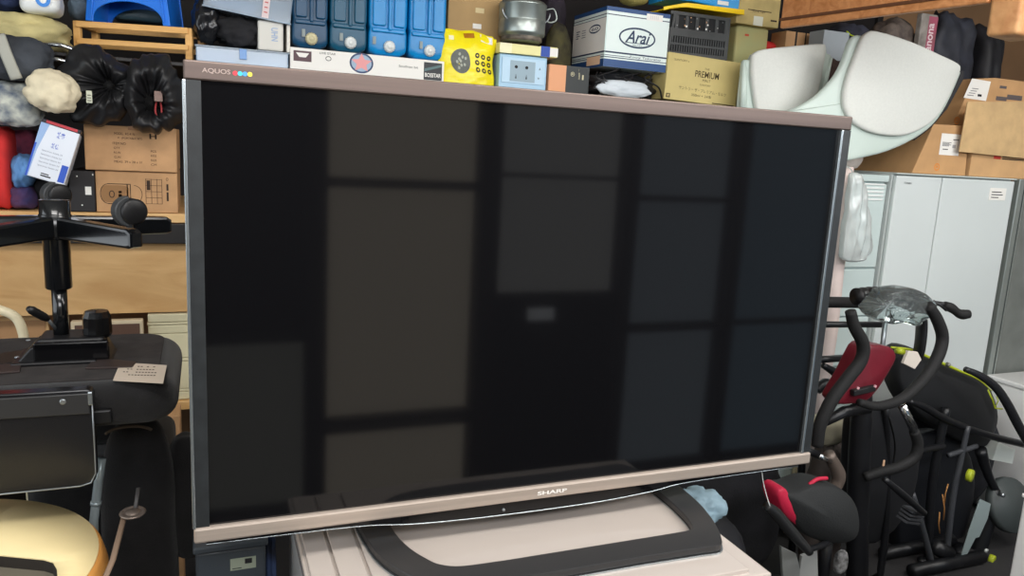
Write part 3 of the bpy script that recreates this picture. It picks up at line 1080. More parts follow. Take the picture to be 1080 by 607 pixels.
# five-legged base (upside down), castors up
zleg = at(62, 238, 1.9).z - ob
for k, az in enumerate((-46, 26, 98, 170, 242)):
    a = radians(az)
    L = .235
    M = Matrix.Rotation(a, 4, 'Z')
    q = MB()
    q.prism([(.02, zleg - .026), (.02, zleg + .022), (L, zleg + .014), (L + .012, zleg + .006), (L + .012, zleg - .022), (L, zleg - .026)], -.0165, .0165, satin, .006, M)
    lg_ = q.build('base_leg', ch)
    q = MB()
    ex, ez = L - .006, zleg + .016
    if k == 1:
        continue
    M2 = Matrix.Translation((ex * cos(a), ex * sin(a), ez)) @ Matrix.Rotation(radians((28, 0, 34, 70, 120)[k]), 4, 'Z')
    q.cyl((0, 0, 0), (0, 0, .016), .006, steel, 10)
    for s_ in (-1, 1):
        q.lathe([(.0, 0), (.022, 0), (.0265, .003), (.0265, .012), (.022, .0155), (.0, .0145)], black, 30,
                Matrix.Translation((.004, 0, .034)) @ Matrix.Rotation(s_ * pi / 2, 4, 'X') @ Matrix.Translation((0, 0, .0025)))
    q.prism([(-.002 + .031 * cos(radians(v)), .034 + .031 * sin(radians(v))) for v in range(95, 275, 12)] + [(-.002 + .020 * cos(radians(v)), .034 + .020 * sin(radians(v))) for v in range(263, 90, -12)], -.012, .012, grey_dk, .002)
    q.bm.transform(M2)
    q.build('castor', lg_)
q = MB()
q.lathe([(.0, .0), (.030, .0), (.032, .004), (.032, .052), (.028, .056), (.0, .056)], satin, 28, Matrix.Translation((0, 0, zleg - .028)))
q.build('base_hub', ch)
# backrest hanging down in front of the seat
bz1, bz0 = at(50, 413, 1.62).z - ob, at(50, 516, 1.62).z - ob
bx1 = at(100, 460, 1.62).x - cx_
q = MB()
yb = 1.62 - cy_
q.prism(rrect(-.30, bx1, bz0, bz1, (.02, .022, .012, .012), 5), yb, yb + .03, mat('backrest_gloss', (26, 26, 28), 0.22), .003)
br_ = q.build('backrest', ch, label='glossy black backrest shell hanging below the seat')
q = MB()
q.prism([(-.295, bz1 - .045), (bx1 - .006, bz1 - .048), (bx1 - .006, bz1 - .006), (-.295, bz1 - .006)], yb - .006, yb - .0005, mat('backrest_band', (46, 46, 47), 0.35), .002)
q.build('backrest_band', br_, label='dark grey upper band')
q = MB()
pth = [(bx1 - .002, yb - .002, bz1 - .004), (bx1 - .001, yb - .002, (bz0 + bz1) / 2), (bx1 - .001, yb - .002, bz0 + .025), (bx1 - .010, yb - .002, bz0 + .006), (bx1 - .03, yb - .002, bz0 + .001), (-.29, yb - .002, bz0 + .001)]
q.tube(pth, .0016, steel, 6)
q.box(bx1 - .008, bx1, yb - .007, yb, bz1 - .03, bz1 - .004, trim_m, .001)
q.build('metal_rim', br_, label='thin bright metal rim')
q = MB()
sc1 = at(66, 424, 1.61) - Vector((cx_, cy_, ob))
q.lathe([(.006, 0), (.0055, .002), (.003, .002)], steel, 14, Matrix.Translation((sc1.x, yb - .006, sc1.z)) @ Matrix.Rotation(pi / 2, 4, 'X'))
q.build('screw', br_)
MB().box(-.12, .12, yb + .03, -.16, .02, .05, black, .004).build('backrest_bar', ch)

# dark upholstered chair under it
uc = thing('upholstered_chair', 'black fabric chair in the shadow under the upturned office chair', 'chair', (-.19, 2.06, 0))
MB().slab(rrect(-.22, .10, -.10, .22, .05, 5), .42, .80, black_fab, .03, smooth=True, seg=4).build('seat', uc)
MB().box(-.20, .06, -.02, .18, .80, .968, black_fab, .02).build('cushion', uc)
q = MB()
blob(q, (.030, -.17, .59), (.165, .10, .66), black_fab, 31, amp=.05, fold=.02, power=3.2)
q.build('backrest', uc)
q = MB()
blob(q, (.135, -.14, .70), (.09, .10, .32), black_fab, 32, amp=.05, power=3)
q.build('armrest', uc)
q = MB()
q.tube([(.018 + .05 * cos(radians(a)), -.215, .925 + .020 * sin(radians(a)) - .028) for a in range(20, 165, 12)], .0035, mat('piping_brown', (92, 80, 70), 0.7), 6)
q.build('piping', uc, label='brown piping along the top')
for sx in (-.18, .06):
    for sy in (-.06, .18):
        MB().cyl((sx, sy, 0), (sx, sy, .425), .014, black, 12).build('leg', uc)
# steel pole piece
polest = mat('pole_steel', (176, 190, 194), 0.3, metal=.35)
a0, a1 = at(104, 506, 1.80), at(99, 549, 1.80)
t = thing('steel_pole', 'short shiny grey pole behind the round cream table', 'pole', (a1.x, 1.80, 0))
d_ = (a0 - a1)
q = MB()
q.tube([Vector((-.03, 0, .001)), Vector((0, 0, a1.z)), Vector((d_.x, 0, a0.z)), Vector((d_.x * 1.6, 0, a0.z + .05))], .0095, polest, 14)
q.build('tube', t)
MB().tube([Vector((d_.x * .40, 0, a1.z + d_.z * .40)), Vector((d_.x * .48, 0, a1.z + d_.z * .48))], .0115, polest, 14).build('collar', t)
# strap with a round end
s0 = at(140, 541, 1.55)
t = thing('hanging_strap', 'brown strap with a round metal end by the black chair', 'strap', s0)
q = MB()
q.lathe([(.0, 0), (.022, 0), (.024, .002), (.022, .004), (.017, .004), (.016, .003), (.013, .003), (.012, .005), (.0, .0055)], mat('buckle', (120, 108, 100), 0.35, metal=.6), 28, Matrix.Rotation(.10, 4, 'X'))
q.build('round_end', t)
e1 = at(119, 590, 1.45) - s0
MB().tube([Vector((-.014, -.004, 0)), e1, e1 * 2.2], .0055, mat('strap_brown', (128, 106, 88), 0.7), 6, flat=.3).build('strap', t)
e2 = at(146, 514, 1.6) - s0
MB().tube([Vector((.004, .01, .004)), e2], .004, mat('strap_dark', (60, 58, 58), 0.6), 6, flat=.4).build('upper_strap', t)

# ---------------------------------------------------------------- round cream table
rt = thing('round_table', 'round cream-topped low table with honey wood edge at the lower left', 'table', (-.505, 1.49, 0))
q = MB().lathe([(.0, .742), (.300, .742), (.318, .748), (.3215, .762), (.314, .790), (.308, .7985), (.0, .7985)], honey, 96)
edge = q.build('tabletop_edge', rt, label='honey coloured wooden edge')
slot_px = ((-60, 579), (0, 585.5), (46, 590), (56, 593), (60, 600), (61, 612), (56, 622), (-60, 622))
slot = [(atz(px, py, .80).x + .505, atz(px, py, .80).y - 1.49) for px, py in slot_px]
q = MB().lathe([(.0, .7985), (.3065, .7985), (.306, .801), (.0, .801)], cream, 96)
q.build('laminate_top', rt, label='cream laminate surface')
cut = MB().slab(slot, .70, .9, blackm).build('cut')
for o_ in (rt.children[0], rt.children[1]):
    md = o_.modifiers.new('hole', 'BOOLEAN')
    md.object = cut
    md.operation = 'DIFFERENCE'
    md.solver = 'EXACT'
    dg = bpy.context.evaluated_depsgraph_get()
    cut.location = (rt.location.x, rt.location.y, 0)
    bpy.context.view_layer.update()
    dg = bpy.context.evaluated_depsgraph_get()
    me = bpy.data.meshes.new_from_object(o_.evaluated_get(dg))
    o_.modifiers.clear()
    o_.data = me
bpy.data.objects.remove(cut)
scx, scy = sum(p[0] for p in slot) / len(slot), sum(p[1] for p in slot) / len(slot)
slot_in = [(scx + (x - scx) * .985, scy + (y - scy) * .97) for x, y in slot]
q = MB().ring(slot, slot_in, .774, .799, mat('slot_dark', (38, 32, 26), 0.7))
q.slab(slot_in, .774, .778, mat('slot_floor', (104, 98, 84), 0.6))
q.build('slot_liner', rt, label='dark slot with a dull grey bottom')
for k in range(4):
    a = radians(45 + 90 * k)
    MB().cyl((.20 * cos(a), .20 * sin(a), .742), (.25 * cos(a), .25 * sin(a), 0), .02, honey, 16, r2=.014).build('leg', rt)
MB().ring([(.21 * cos(2 * pi * k / 40), .21 * sin(2 * pi * k / 40)) for k in range(40)], [(.19 * cos(2 * pi * k / 40), .19 * sin(2 * pi * k / 40)) for k in range(40)], .70, .742, honey).build('apron', rt)

# ---------------------------------------------------------------- things under the television, left of the cabinet
tb = at(212, 600, 1.55)
t = thing('smoky_tub', 'smoky grey plastic tub with a printed sticker below the television corner', 'tub', (at(250, 600, 1.55).x, 1.55, 0))
q = MB().box(-.080, .058, 0, .25, .30, .74, mat('tub_grey', (58, 64, 70), 0.25), .008)
q.build('body', t)
MB().box(-.084, .062, -.006, .256, .74, .755, mat('tub_lid_grey', (70, 76, 82), 0.3), .004).build('lid', t)
s_a, s_b = at(243, 602, 1.548), at(270, 586, 1.548)
q = MB().box(s_a.x - t.location.x, s_b.x - t.location.x, -.001, 0, s_a.z, s_b.z, mat('sticker_green', (150, 158, 140), 0.6))
q.rect(s_b.x - t.location.x - .022, s_b.x - t.location.x - .008, s_b.z - .014, s_b.z - .003, -.001, ink2)
q.rect(s_a.x - t.location.x + .004, s_a.x - t.location.x + .022, s_a.z + .003, s_a.z + .005, -.001, ink2)
q.build('sticker', t, label='pale green printed sticker')
MB().box(-.078, .056, .01, .24, 0, .30, mat('tub_base', (40, 42, 46), 0.5), .01).build('lower_tub', t)
q = MB()
blob(q, (0, 0, .40), (.026, .2, .80), mat('denim_cloth', (62, 80, 118), 0.9, col2=(34, 38, 52), scale=18), 41, amp=.1, fold=.1, power=4, fdir=(1, 0, .1))
tag(q.build('denim_cloth', None, (at(289, 585, 1.5).x, 1.66, 0)), 'blue-grey cloth squeezed between smoky tub and white cabinet', 'cloth')
# ================================================================ upper shelf behind the television
teal = mat('jug_teal', (2, 64, 98), 0.35, var=.08, scale=6)
teal2 = mat('jug_teal_green', (2, 76, 104), 0.35, var=.08, scale=6)
jblue = mat('jug_blue', (0, 128, 192), 0.3, var=.06, scale=6)
capc = mat('cap_cream', (206, 198, 160), 0.5)
capw = mat('cap_white', (220, 224, 222), 0.5)


def jug(label, x0, x1, ybot, m_, cm, y, capdx, lab_side):
    a, b_ = at(x0, ybot, y), at(x1, ybot, y)
    W = (b_ - a).x - .003
    H = .30
    t = thing('water_jug', label, 'jug', ((a.x + b_.x) / 2, y, jug_z), group='blue water jugs on the upper shelf')
    hw = W / 2
    P = []
    n = 26
    right_ = []
    for i in range(n + 1):
        z = H * i / n
        x = hw
        if z < .028:
            x = hw - .028 + .028 * math.sqrt(max(0, 1 - ((.028 - z) / .028) ** 2))
        x -= .004 * math.exp(-((z - .092) / .010) ** 2)
        if z > H - .03:
            x -= .03 * ((z - H + .03) / .03) ** 2
        right_.append((x, z))
    P = right_ + [(-x, z) for x, z in right_[::-1]]
    q = MB()
    cushion(q, P, 0, .15, m_, dome=.006, edge=.14)
    q.build('jug_body', t)
    # raised shoulders with a channel between, vertical rib and lower panel
    q = MB()
    q.prism(rrect(-hw + .012, -.010, .100, H - .02, .008, 3), -.013, -.002, m_, .004)
    q.prism(rrect(.018, hw - .010, .100, H - .02, .008, 3), -.013, -.002, m_, .004)
    q.prism(rrect(-.003, .010, .086, H - .03, .004, 2), -.018, -.002, m_, .004)
    q.prism(rrect(-hw + .010, hw - .010, .078, .094, .005, 2), -.012, -.002, m_, .004)
    q.build('moulded_panel', t)
    q = MB()
    M = Matrix.Translation((capdx, -.004, .032)) @ Matrix.Rotation(pi / 2, 4, 'X')
    q.lathe([(.0205, -.004), (.0205, .006), (.0175, .012), (.0165, .014), (.0, .0145)], cm, 28, M)
    for k in range(14):
        q.box(-.0008, .0008, .0195, .0212, .0, .009, cm, M=M @ Matrix.Rotation(2 * pi * k / 14, 4, 'Z'))
    q.lathe([(.009, .0145), (.009, .016), (.0, .016)], cm, 16, M)
    q.build('cap', t, label='pale screw cap')
    MB().box(lab_side - .006, lab_side + .005, -.0085, -.006, .036, .062, mat('jug_label', (140, 150, 150), 0.6)).build('side_label', t)
    q = MB()
    q.tube(smooth_path([(0, .03, H - .005), (0, .035, H + .03), (0, .07, H + .042), (0, .11, H + .03), (0, .12, H - .005)], 5), .009, m_, 10)
    q.build('handle', t)
    return t


FZ = zu + .0015
# white flat box under the jugs


def print_star(b_, w, h):
    yy = 0
    navy = mat('print_navy', (40, 62, 100), 0.5)
    pink = mat('print_pink', (222, 150, 150), 0.5)
    cx, cz = w * .445, h * .60
    n = 40
    b_.poly([(cx + .040 * cos(2 * pi * k / n), cz + .033 * sin(2 * pi * k / n)) for k in range(n)], yy, mat('print_grey_blue', (150, 172, 194), 0.5))
    b_.ellipse_ring(cx, cz, .042, .035, .006, yy, navy, depth=.0006)
    P = []
    for k in range(10):
        r_ = .033 if k % 2 == 0 else .016
        a = pi / 2 + pi * k / 5
        P.append((cx + r_ * 1.15 * cos(a), cz + r_ * sin(a)))
    for k in range(5):
        i_ = 2 * k
        b_.poly([(cx, cz), P[(i_ - 1) % 10], P[i_], P[(i_ + 1) % 10]], yy, pink, depth=.0008)
    b_.rect(w * .02, w * .13, h * .45, h * .88, yy, mat('print_plum', (84, 60, 66), 0.5))
    b_.poly([(w * .035, h * .80), (w * .115, h * .80), (w * .095, h * .62), (w * .055, h * .62)], yy, white_pap, depth=.0008)
    b_.ellipse_ring(w * .235, h * .66, .010, .008, .002, yy, ink2)
    b_.text('LIVE STAR', w * .10, h * .09, w * .18, h * .82, yy, ink2)
    b_.text('Southtec bit', w * .13, h * .10, w * .69, h * .58, yy, ink2)
    b_.rect(w * .86, w * .985, h * .14, h * .90, yy, mat('print_black', (36, 40, 44), 0.5))
    b_.poly([(w * .865, h * .62), (w * .98, h * .84), (w * .98, h * .74), (w * .865, h * .50)], yy, mat('print_teal', (80, 110, 112), 0.5), depth=.0008)
    b_.text('BOSSTAR', w * .11, h * .18, w * .868, h * .26, yy, white_pap, bold=.02, depth=.0009)


y_fb = YS + .01
a_, b2_ = at(306, 84, y_fb), at(468, 84, y_fb)
ztop = at(387, 57, y_fb).z
t = thing('flat_white_box', 'long flat white box with a pink star print under the blue jugs', 'box', (a_.x, y_fb, FZ))
q = MB().box(0, b2_.x - a_.x, 0, .26, 0, ztop - FZ, white_pap, .002)
# print sits on the upper part of the front that shows above the television
print_star(q, b2_.x - a_.x, ztop - FZ)
q.build('body', t)
jug_z = ztop + .0015
jug('dark teal-blue water jug with a cream cap, leftmost of the four', 307, 346.5, 52, teal, capc, y_fb + .012, .004, -.022)
jug('green-teal water jug with a pale cap, second of the four from the left', 347, 387.5, 54, teal2, capw, y_fb + .012, .006, -.026)
jug('bright blue water jug beside the green-teal one', 388, 429.5, 56, jblue, capw, y_fb + .012, .004, -.05)
jug('bright blue water jug next to the brown carton, rightmost of the four', 430, 470, 58, jblue, capw, y_fb + .012, .008, -.024)

# clear plastic cases, left of the jugs
clr = clear_mat('clear_plastic', (214, 228, 240), 0.25, 0.12, 0.42, (196, 214, 232))
clr2 = clear_mat('clear_plastic_thin', (226, 236, 244), 0.25, 0.1, 0.30, (210, 222, 234))
y_c = YS + .01
a_, b2_ = at(207, 68, y_c), at(304, 72, y_c)
zc_ = at(255, 51, y_c).z
W = b2_.x - a_.x
t = thing('clear_case', 'shallow clear plastic case at the left end of the row above the television', 'case', (a_.x, y_c, FZ))
q = MB()
hh_ = zc_ - FZ - .006
q.box(0, .003, 0, .16, 0, hh_, clr).box(W - .003, W, 0, .16, 0, hh_, clr).box(0, W, 0, .003, 0, hh_, clr).box(0, W, .157, .16, 0, hh_, clr).box(0, W, 0, .16, 0, .003, clr)
q.build('tray', t)
MB().box(-.004, W + .004, -.004, .164, hh_, hh_ + .006, clr, .002).build('lid', t)
MB().box(W * .46, W * .54, -.006, -.002, hh_ - .03, hh_ + .004, mat('blue_latch', (120, 160, 214), 0.4), .002).build('latch', t, label='pale blue latch')
q = MB().box(W * .02, W * .42, .02, .14, .004, hh_ - .012, mat('case_blue_goods', (140, 168, 200), 0.7), .003)
q.build('blue_packet', t)
MB().box(W * .70, W * .97, .02, .14, .004, hh_ - .02, white_pap, .003).build('white_packet', t)
zt0 = FZ + hh_ + .0065
bundle('black_gloves', 'bundle of black straps and gloves on the shallow clear case', 'gloves', 228, 276, 14, 51, y_c, .12, darkcloth, 51, z=zt0, amp=.2, fold=.22, ffreq=6, power=2.6)
bundle('glossy_black_bag', 'shiny black plastic bag standing on the left end of the clear case', 'bag', 203, 232, -8, 50, y_c + .0, .09, mat('black_film', (26, 27, 30), 0.16), 52, z=zt0, amp=.16, fold=.18, ffreq=6, power=2.4)


def print_uha(b_, w, h):
    b_.text('UHN', h * .45, w * .26, w * .52, h * .78, 0, mat('print_blue_grey', (150, 170, 200), 0.6), rot=pi / 2, bold=.02)


t_u, _, _ = carton('white_tin', 'small off-white box with faint blue letters on the clear case', 'box', (272, 52), (299, 54), (272, 21), y_c + .005, .10,
                   mat('off_white', (206, 204, 196), 0.4), print_uha, z=zt0, bev=.006)
t_u.rotation_euler = (0, 0, 0)
t_p, _, _ = carton('white_board', 'narrow upright off-white board left of the blue jugs', 'board', (302.5, 54), (306, 54), (302.5, 22), y_c + .005, .14,
                   mat('off_white2', (214, 210, 200), 0.4), None, z=zt0, bev=.001)
t_p.rotation_euler = (0, 0, 0)
ua, ub = at(214, 6, y_c - .01), at(306, 26, y_c - .01)
W = (ub - ua).length
roll = -math.atan2(ub.z - ua.z, ub.x - ua.x)
t = thing('clear_container', 'tilted clear plastic container above the small off-white box', 'container', ua, (0, roll, 0))
q = MB()
Hc = .09
q.box(0, .003, 0, .14, 0, Hc, clr2).box(W - .003, W, 0, .14, 0, Hc, clr2).box(0, W, 0, .003, 0, Hc, clr2).box(0, W, .137, .14, 0, Hc, clr2).box(0, W, 0, .14, 0, .003, clr2)
q.build('tub', t)
MB().box(-.003, W + .003, -.003, .143, -.001, .004, clr, .001).build('rim', t)
q = MB()
q.box(W * .05, W * .6, .02, .11, .006, .05, mat('container_goods', (176, 190, 206), 0.6), .01)
q.build('packed_cloth', t)
q = MB()
q.box(W * .66, W * .74, -.0035, -.003, .004, Hc - .01, mat('container_label', (214, 196, 196), 0.6))
for k in range(4):
    q.rect(W * .68, W * .72, .02 + .016 * k, .024 + .016 * k, -.0035, mat('label_red', (190, 90, 90), 0.6))
q.build('label_strip', t)

# tall carton behind the yellow bag


def print_small(b_, w, h):
    b_.rect(w * .46, w * .62, h * .62, h * .67, 0, white_pap)
    b_.rect(w * .50, w * .66, h * .78, h * .83, 0, mat('label_cream', (214, 196, 150), 0.7))


a_, b2_ = at(471, 60, YS + .10), at(527, 60, YS + .10)
carton('tall_carton', 'plain tan carton behind the yellow bag', 'box', (471, 60), (527, 60), (471, -14), YS + .15, .22, mat('carton_tan_dull', (172, 142, 98), .8, var=.04), print_small, z=FZ)[0].rotation_euler = (0, 0, 0)

# yellow bag
ybag = mat('yellow_film', (240, 222, 20), 0.3, var=.04, scale=8, bump=.3, bscale=30)
a_, b2_ = at(463, 88, YS - .0), at(524, 92, YS)
W, Hb = b2_.x - a_.x, at(494, 33, YS).z - FZ
t = thing('yellow_bag', 'bright yellow printed bag with a dark grey oval and rows of symbols', 'bag', ((a_.x + b2_.x) / 2, YS, FZ))
vs, fs = [], []
NX, NZ = 28, 36


def bag_pt(u, v, side):
    x = (u - .5) * W * (1 - .05 * sin(pi * v)) + .004 * sin(v * 9)
    top = Hb * (1 + .04 * sin(u * pi * 1.2) - .05 * (u > .95) + .015 * sin(u * 13))
    z = v * top
    th = .035 * (sin(pi * u) ** .5 if 0 < u < 1 else 0) * (1 if v < .68 else max(0, (1 - v) / .32) ** .7)
    wr = .004 * noise.noise(Vector((u * 6, v * 9, 3 if side < 0 else 8))) + .003 * sin(u * 22 + 4 * noise.noise(Vector((u * 3, v * 3, 1)))) * max(0, v - .6) * 2.4
    return (x, .035 + side * th + wr * (sin(pi * u)), z)


for side in (-1, 1):
    o_ = len(vs)
    for j in range(NZ + 1):
        for i in range(NX + 1):
            vs.append(bag_pt(i / NX, j / NZ, side))
    for j in range(NZ):
        for i in range(NX):
            f = (o_ + j * (NX + 1) + i, o_ + j * (NX + 1) + i + 1, o_ + (j + 1) * (NX + 1) + i + 1, o_ + (j + 1) * (NX + 1) + i)
            fs.append(f if side < 0 else f[::-1])
q = MB().add(vs, fs, ybag, None, True)


def on_bag(mb, pts, m_, lift=.0012):
    """printed patch laid on the bag's front"""
    mb.add([(lambda p: (p[0], p[1] - lift, p[2]))(bag_pt(u, v, -1)) for u, v in pts], [tuple(range(len(pts)))], m_, None, False)


gy = mat('bag_grey_print', (92, 96, 90), 0.5)
bk = mat('bag_black_print', (40, 38, 30), 0.5)


def fan(mb, cu, cv, ru, rv, m_, lift, n=24, col=None):
    for k in range(n):
        a0, a1 = 2 * pi * k / n, 2 * pi * (k + 1) / n
        for r0, r1 in ((0, .5), (.5, 1)):
            P = [(cu + ru * r0 * cos(a0), cv + rv * r0 * sin(a0)), (cu + ru * r1 * cos(a0), cv + rv * r1 * sin(a0)),
                 (cu + ru * r1 * cos(a1), cv + rv * r1 * sin(a1)), (cu + ru * r0 * cos(a1), cv + rv * r0 * sin(a1))]
            on_bag(mb, P if r0 else [P[0], P[1], P[2]], m_, lift)


fan(q, .36, .44, .17, .22, gy, .0012)
for k in range(9):
    a0 = k * 2.399
    fan(q, .36 + .07 * cos(a0) * (k / 9) ** .5 * 1.4, .44 + .12 * sin(a0) * (k / 9) ** .5 * 1.3, .022, .03, mat('bag_pale_print', (160, 164, 150), 0.5), .002, 7)
for r_ in range(3):
    for c_ in range(3):
        fan(q, .66 + .115 * c_, .56 - .125 * r_, .042, .048, bk, .0012, 10)
        fan(q, .66 + .115 * c_, .56 - .125 * r_, .018, .018, ybag, .002, 6)
on_bag(q, [(.40, .86), (.58, .86), (.58, .95), (.40, .95)], mat('bag_brown_print', (170, 110, 20), 0.5))
on_bag(q, [(.70, .83), (.86, .83), (.92, .83), (.92, .97), (.86, .97), (.70, .97)], white_pap)
on_bag(q, [(.14, .80), (.22, .80), (.22, .88), (.14, .88)], mat('bag_cream_print', (236, 232, 190), 0.5))
q.build('bag_body', t)

# light blue socket box, cream packet, steel pot
lbl = mat('pale_blue_plastic', (160, 196, 220), 0.4)
a_, b2_ = at(526, 92, YS), at(576, 94, YS)
W, Hb = b2_.x - a_.x, at(550, 58, YS).z - FZ
t = thing('socket_box', 'pale blue box with a grey window of round and slot symbols', 'box', (a_.x, YS, FZ))
MB().box(0, W, .004, .12, 0, Hb, lbl, .004).build('body', t)
q = MB()
z0 = Hb - .105
q.box(.010, W - .010, .0005, .004, z0, Hb - .012, mat('pale_blue_frame', (176, 206, 226), 0.35), .001)
q.box(W * .22, W * .74, -.0008, .0005, z0 + .006, Hb - .022, mat('window_grey', (148, 170, 182), 0.5))
for i in range(2):
    for j in range(2):
        cx_s, cz_s = W * (.34 + .22 * i), Hb - .045 - .034 * j
        if j == 0:
            q.poly([(cx_s + .0065 * cos(2 * pi * k / 16), cz_s + .006 * sin(2 * pi * k / 16)) for k in range(16)], -.0008, ink2)
        else:
            q.poly([(cx_s - .003, cz_s - .009), (cx_s + .003, cz_s - .009), (cx_s, cz_s + .009)], -.0008, ink2)
q.text('A', .008, .009, W * .82, Hb - .05, .0005, ink).text('W', .009, .008, W * .80, Hb - .085, .0005, ink)
q.build('face_plate', t)
zt1 = FZ + Hb
carton('cream_packet', 'cream and blue flat packet between steel pot and pale blue box', 'packet', (527, 56), (588, 62), (527, 44), YS - .01, .13,
       mat('cream_print', (228, 222, 158), 0.5), lambda b_, w, h: (b_.rect(w * .70, w * .86, 0, h, 0, mat('print_royal', (30, 70, 160), 0.5)), b_.rect(w * .86, w, h * .1, h * .9, 0, white_pap),
                                                                b_.rect(0, w * .68, h * .93, h, 0, ink), b_.rect(0, w * .2, 0, h, 0, mat('print_lemon', (236, 232, 190), 0.5))), z=zt1)[0].rotation_euler = (0, 0, 0)
pa, pb = at(527, 30, YS + .07), at(573, 30, YS + .07)
rp = (pb.x - pa.x) / 2
zp = at(550, 43, YS - .01).z + .004
gm = mat('pot_steel', (150, 158, 154), 0.32, metal=.75, var=.08, scale=6)
t = thing('steel_pot', 'grey steel pot with a wire handle on the cream packet', 'pot', ((pa.x + pb.x) / 2, YS + .07, zp))
q = MB().lathe([(.0, 0), (rp * .80, 0), (rp * .84, .004), (rp * .86, .020), (rp * .98, .026), (rp, .034), (rp, .075), (rp * .985, .078), (rp * .985, .082), (rp, .085), (rp, .13),
                (rp * 1.03, .134), (rp * 1.03, .140), (rp * .9, .15), (rp * .4, .165), (.0, .168)], gm, 48)
q.build('pot_body', t)
MB().lathe([(rp * .81, .002), (rp * .88, .004), (rp * .88, .018), (rp * .84, .021)], mat('pot_base_dark', (96, 88, 78), 0.6, var=.3, scale=40), 48).build('base_band', t)
q = MB()
q.tube([(rp * 1.08 * cos(radians(a)), -rp * .45, .11 - .055 * sin(radians(a)) * 1.0) for a in range(-5, 186, 10)], .0028, steel, 8)
q.tube(smooth_path([(rp * 1.0, -.02, .13), (rp * 1.35, -.02, .135), (rp * 1.5, -.02, .10), (rp * 1.25, -.02, .085), (rp, -.02, .088)], 6), .0035, gm, 8)
q.build('wire_handle', t)


def print_salm(b_, w, h):
    b_.rect(w * .42, w, 0, h, 0, mat('print_charcoal', (44, 48, 48), 0.5))
    b_.ellipse_ring(w * .58, h * .72, .0085, .0085, .0018, 0, capc, depth=.001)
    b_.poly([(w * .58 - .004, h * .72 - .003), (w * .58 + .004, h * .72), (w * .58 - .002, h * .72 + .005)], 0, capc, depth=.001)
    b_.text('Fenex', w * .035, h * .36, w * .73, h * .55, 0, capc, depth=.001)
    b_.rect(w * .82, w * .86, h * .55, h * .72, 0, capc, depth=.001)


carton('salmon_box', 'salmon and charcoal small box right of the pale blue box', 'box', (578, 97), (620, 99), (578, 67.5), YS + .0, .14, mat('salmon_card', (226, 162, 120), 0.6), print_salm, z=FZ)[0].rotation_euler = (0, 0, 0)
bundle('olive_bag', 'olive and black bag in the shadow between steel pot and helmet box', 'bag', 580, 606, 22, 66, YS + .15, .08, mat('olive_cloth', (84, 80, 46), 0.85, col2=(26, 24, 26), scale=12), 61, z=FZ, amp=.1, fold=.08)
bundle('dark_jacket', 'very dark cloth piled behind the steel pot', 'cloth', 574, 604, -14, 26, YS + .30, .16, mat('dark_jacket', (40, 34, 44), 0.8, var=.3), 62, z=FZ, amp=.1, fold=.1)

# helmet box
nav = mat('helmet_navy', (38, 74, 124), 0.45)
mint = mat('helmet_white', (222, 234, 230), 0.45)


def print_helmet(b_, w, h):
    line = mat('helmet_line', (40, 56, 84), 0.5)
    lgn = mat('logo_navy', (30, 54, 84), 0.5)
    d = HD
    b_.rect(0, w, h * .93, h, 0, nav)
    b_.rect(0, w, h * .865, h * .88, 0, line)
    b_.rect(0, w, 0, h * .13, 0, nav)
    b_.rect(0, w, h * .155, h * .17, 0, line).rect(0, w, h * .235, h * .262, 0, line)
    b_.rect(0, w * .42, h * .19, h * .20, 0, line)
    b_.ellipse_ring(w * .50, h * .53, w * .29, h * .175, w * .024, 0, lgn)
    b_.text('Arai', w * .40, h * .21, w * .31, h * .44, 0, lgn, bold=.015, shear=.35, depth=.0008)
    b_.rect(w * .31, w * .70, h * .435, h * .447, 0, lgn, depth=.0008)
    b_.text('HELMET', w * .16, h * .022, w * .43, h * .395, 0, line)
    b_.text('Tonny Tokorama', w * .50, h * .05, w * .40, h * .172, 0, line, shear=.3, depth=.0008)
    b_.rect(w * .62, w * .88, h * .855, h * .965, 0, white_pap, depth=.0008)
    for k in range(5):
        b_.rect(w * (.68 + .03 * k), w * (.685 + .03 * k), h * .875, h * .94, 0, mat('fold_grey', (180, 184, 184), .6), depth=.0012)
    b_.rect(w * .0, w * .02, h * .13, h * .93, 0, mat('tape_edge', (206, 226, 222), 0.4))
    # the side turned to the left
    M = Matrix.Translation((0, d, 0)) @ Matrix.Rotation(-pi / 2, 4, 'Z')
    b_.rect(0, d, h * .93, h, 0, nav, M).rect(0, d, 0, h * .13, 0, nav, M)
    for z0_, z1_ in ((.865, .88), (.82, .83), (.155, .17), (.235, .262), (.19, .20)):
        b_.rect(0, d, h * z0_, h * z1_, 0, line, M)
    b_.rect(0, d, h * .262, h * .82, 0, white_pap, M, depth=.0003)
    b_.ellipse_ring(d * .68, h * .665, d * .17, h * .075, d * .02, 0, line, M)
    b_.text('60', d * .20, h * .05, d * .58, h * .64, 0, line, M, bold=.01)
    for k in range(4):
        b_.rect(d * .10, d * (.18 + .04 * (k % 2)), h * (.56 + .04 * k), h * (.575 + .04 * k), 0, line, M)
        b_.rect(d * .28, d * .40, h * (.56 + .04 * k), h * (.57 + .04 * k), 0, line, M)
    b_.rect(d * .50, d * .90, h * .04, h * .19, 0, mat('helmet_peach', (232, 196, 164), 0.5), M, depth=.0008)


HD = .29
th_, _, _ = carton('helmet_box', 'white and navy helmet box with a large oval logo', 'box', (636, 69.5), (702, 73), (635.5, 5.5), YS - .02, HD, mint, print_helmet, bev=.002)
th_.rotation_euler = (0, radians(.3), 0)

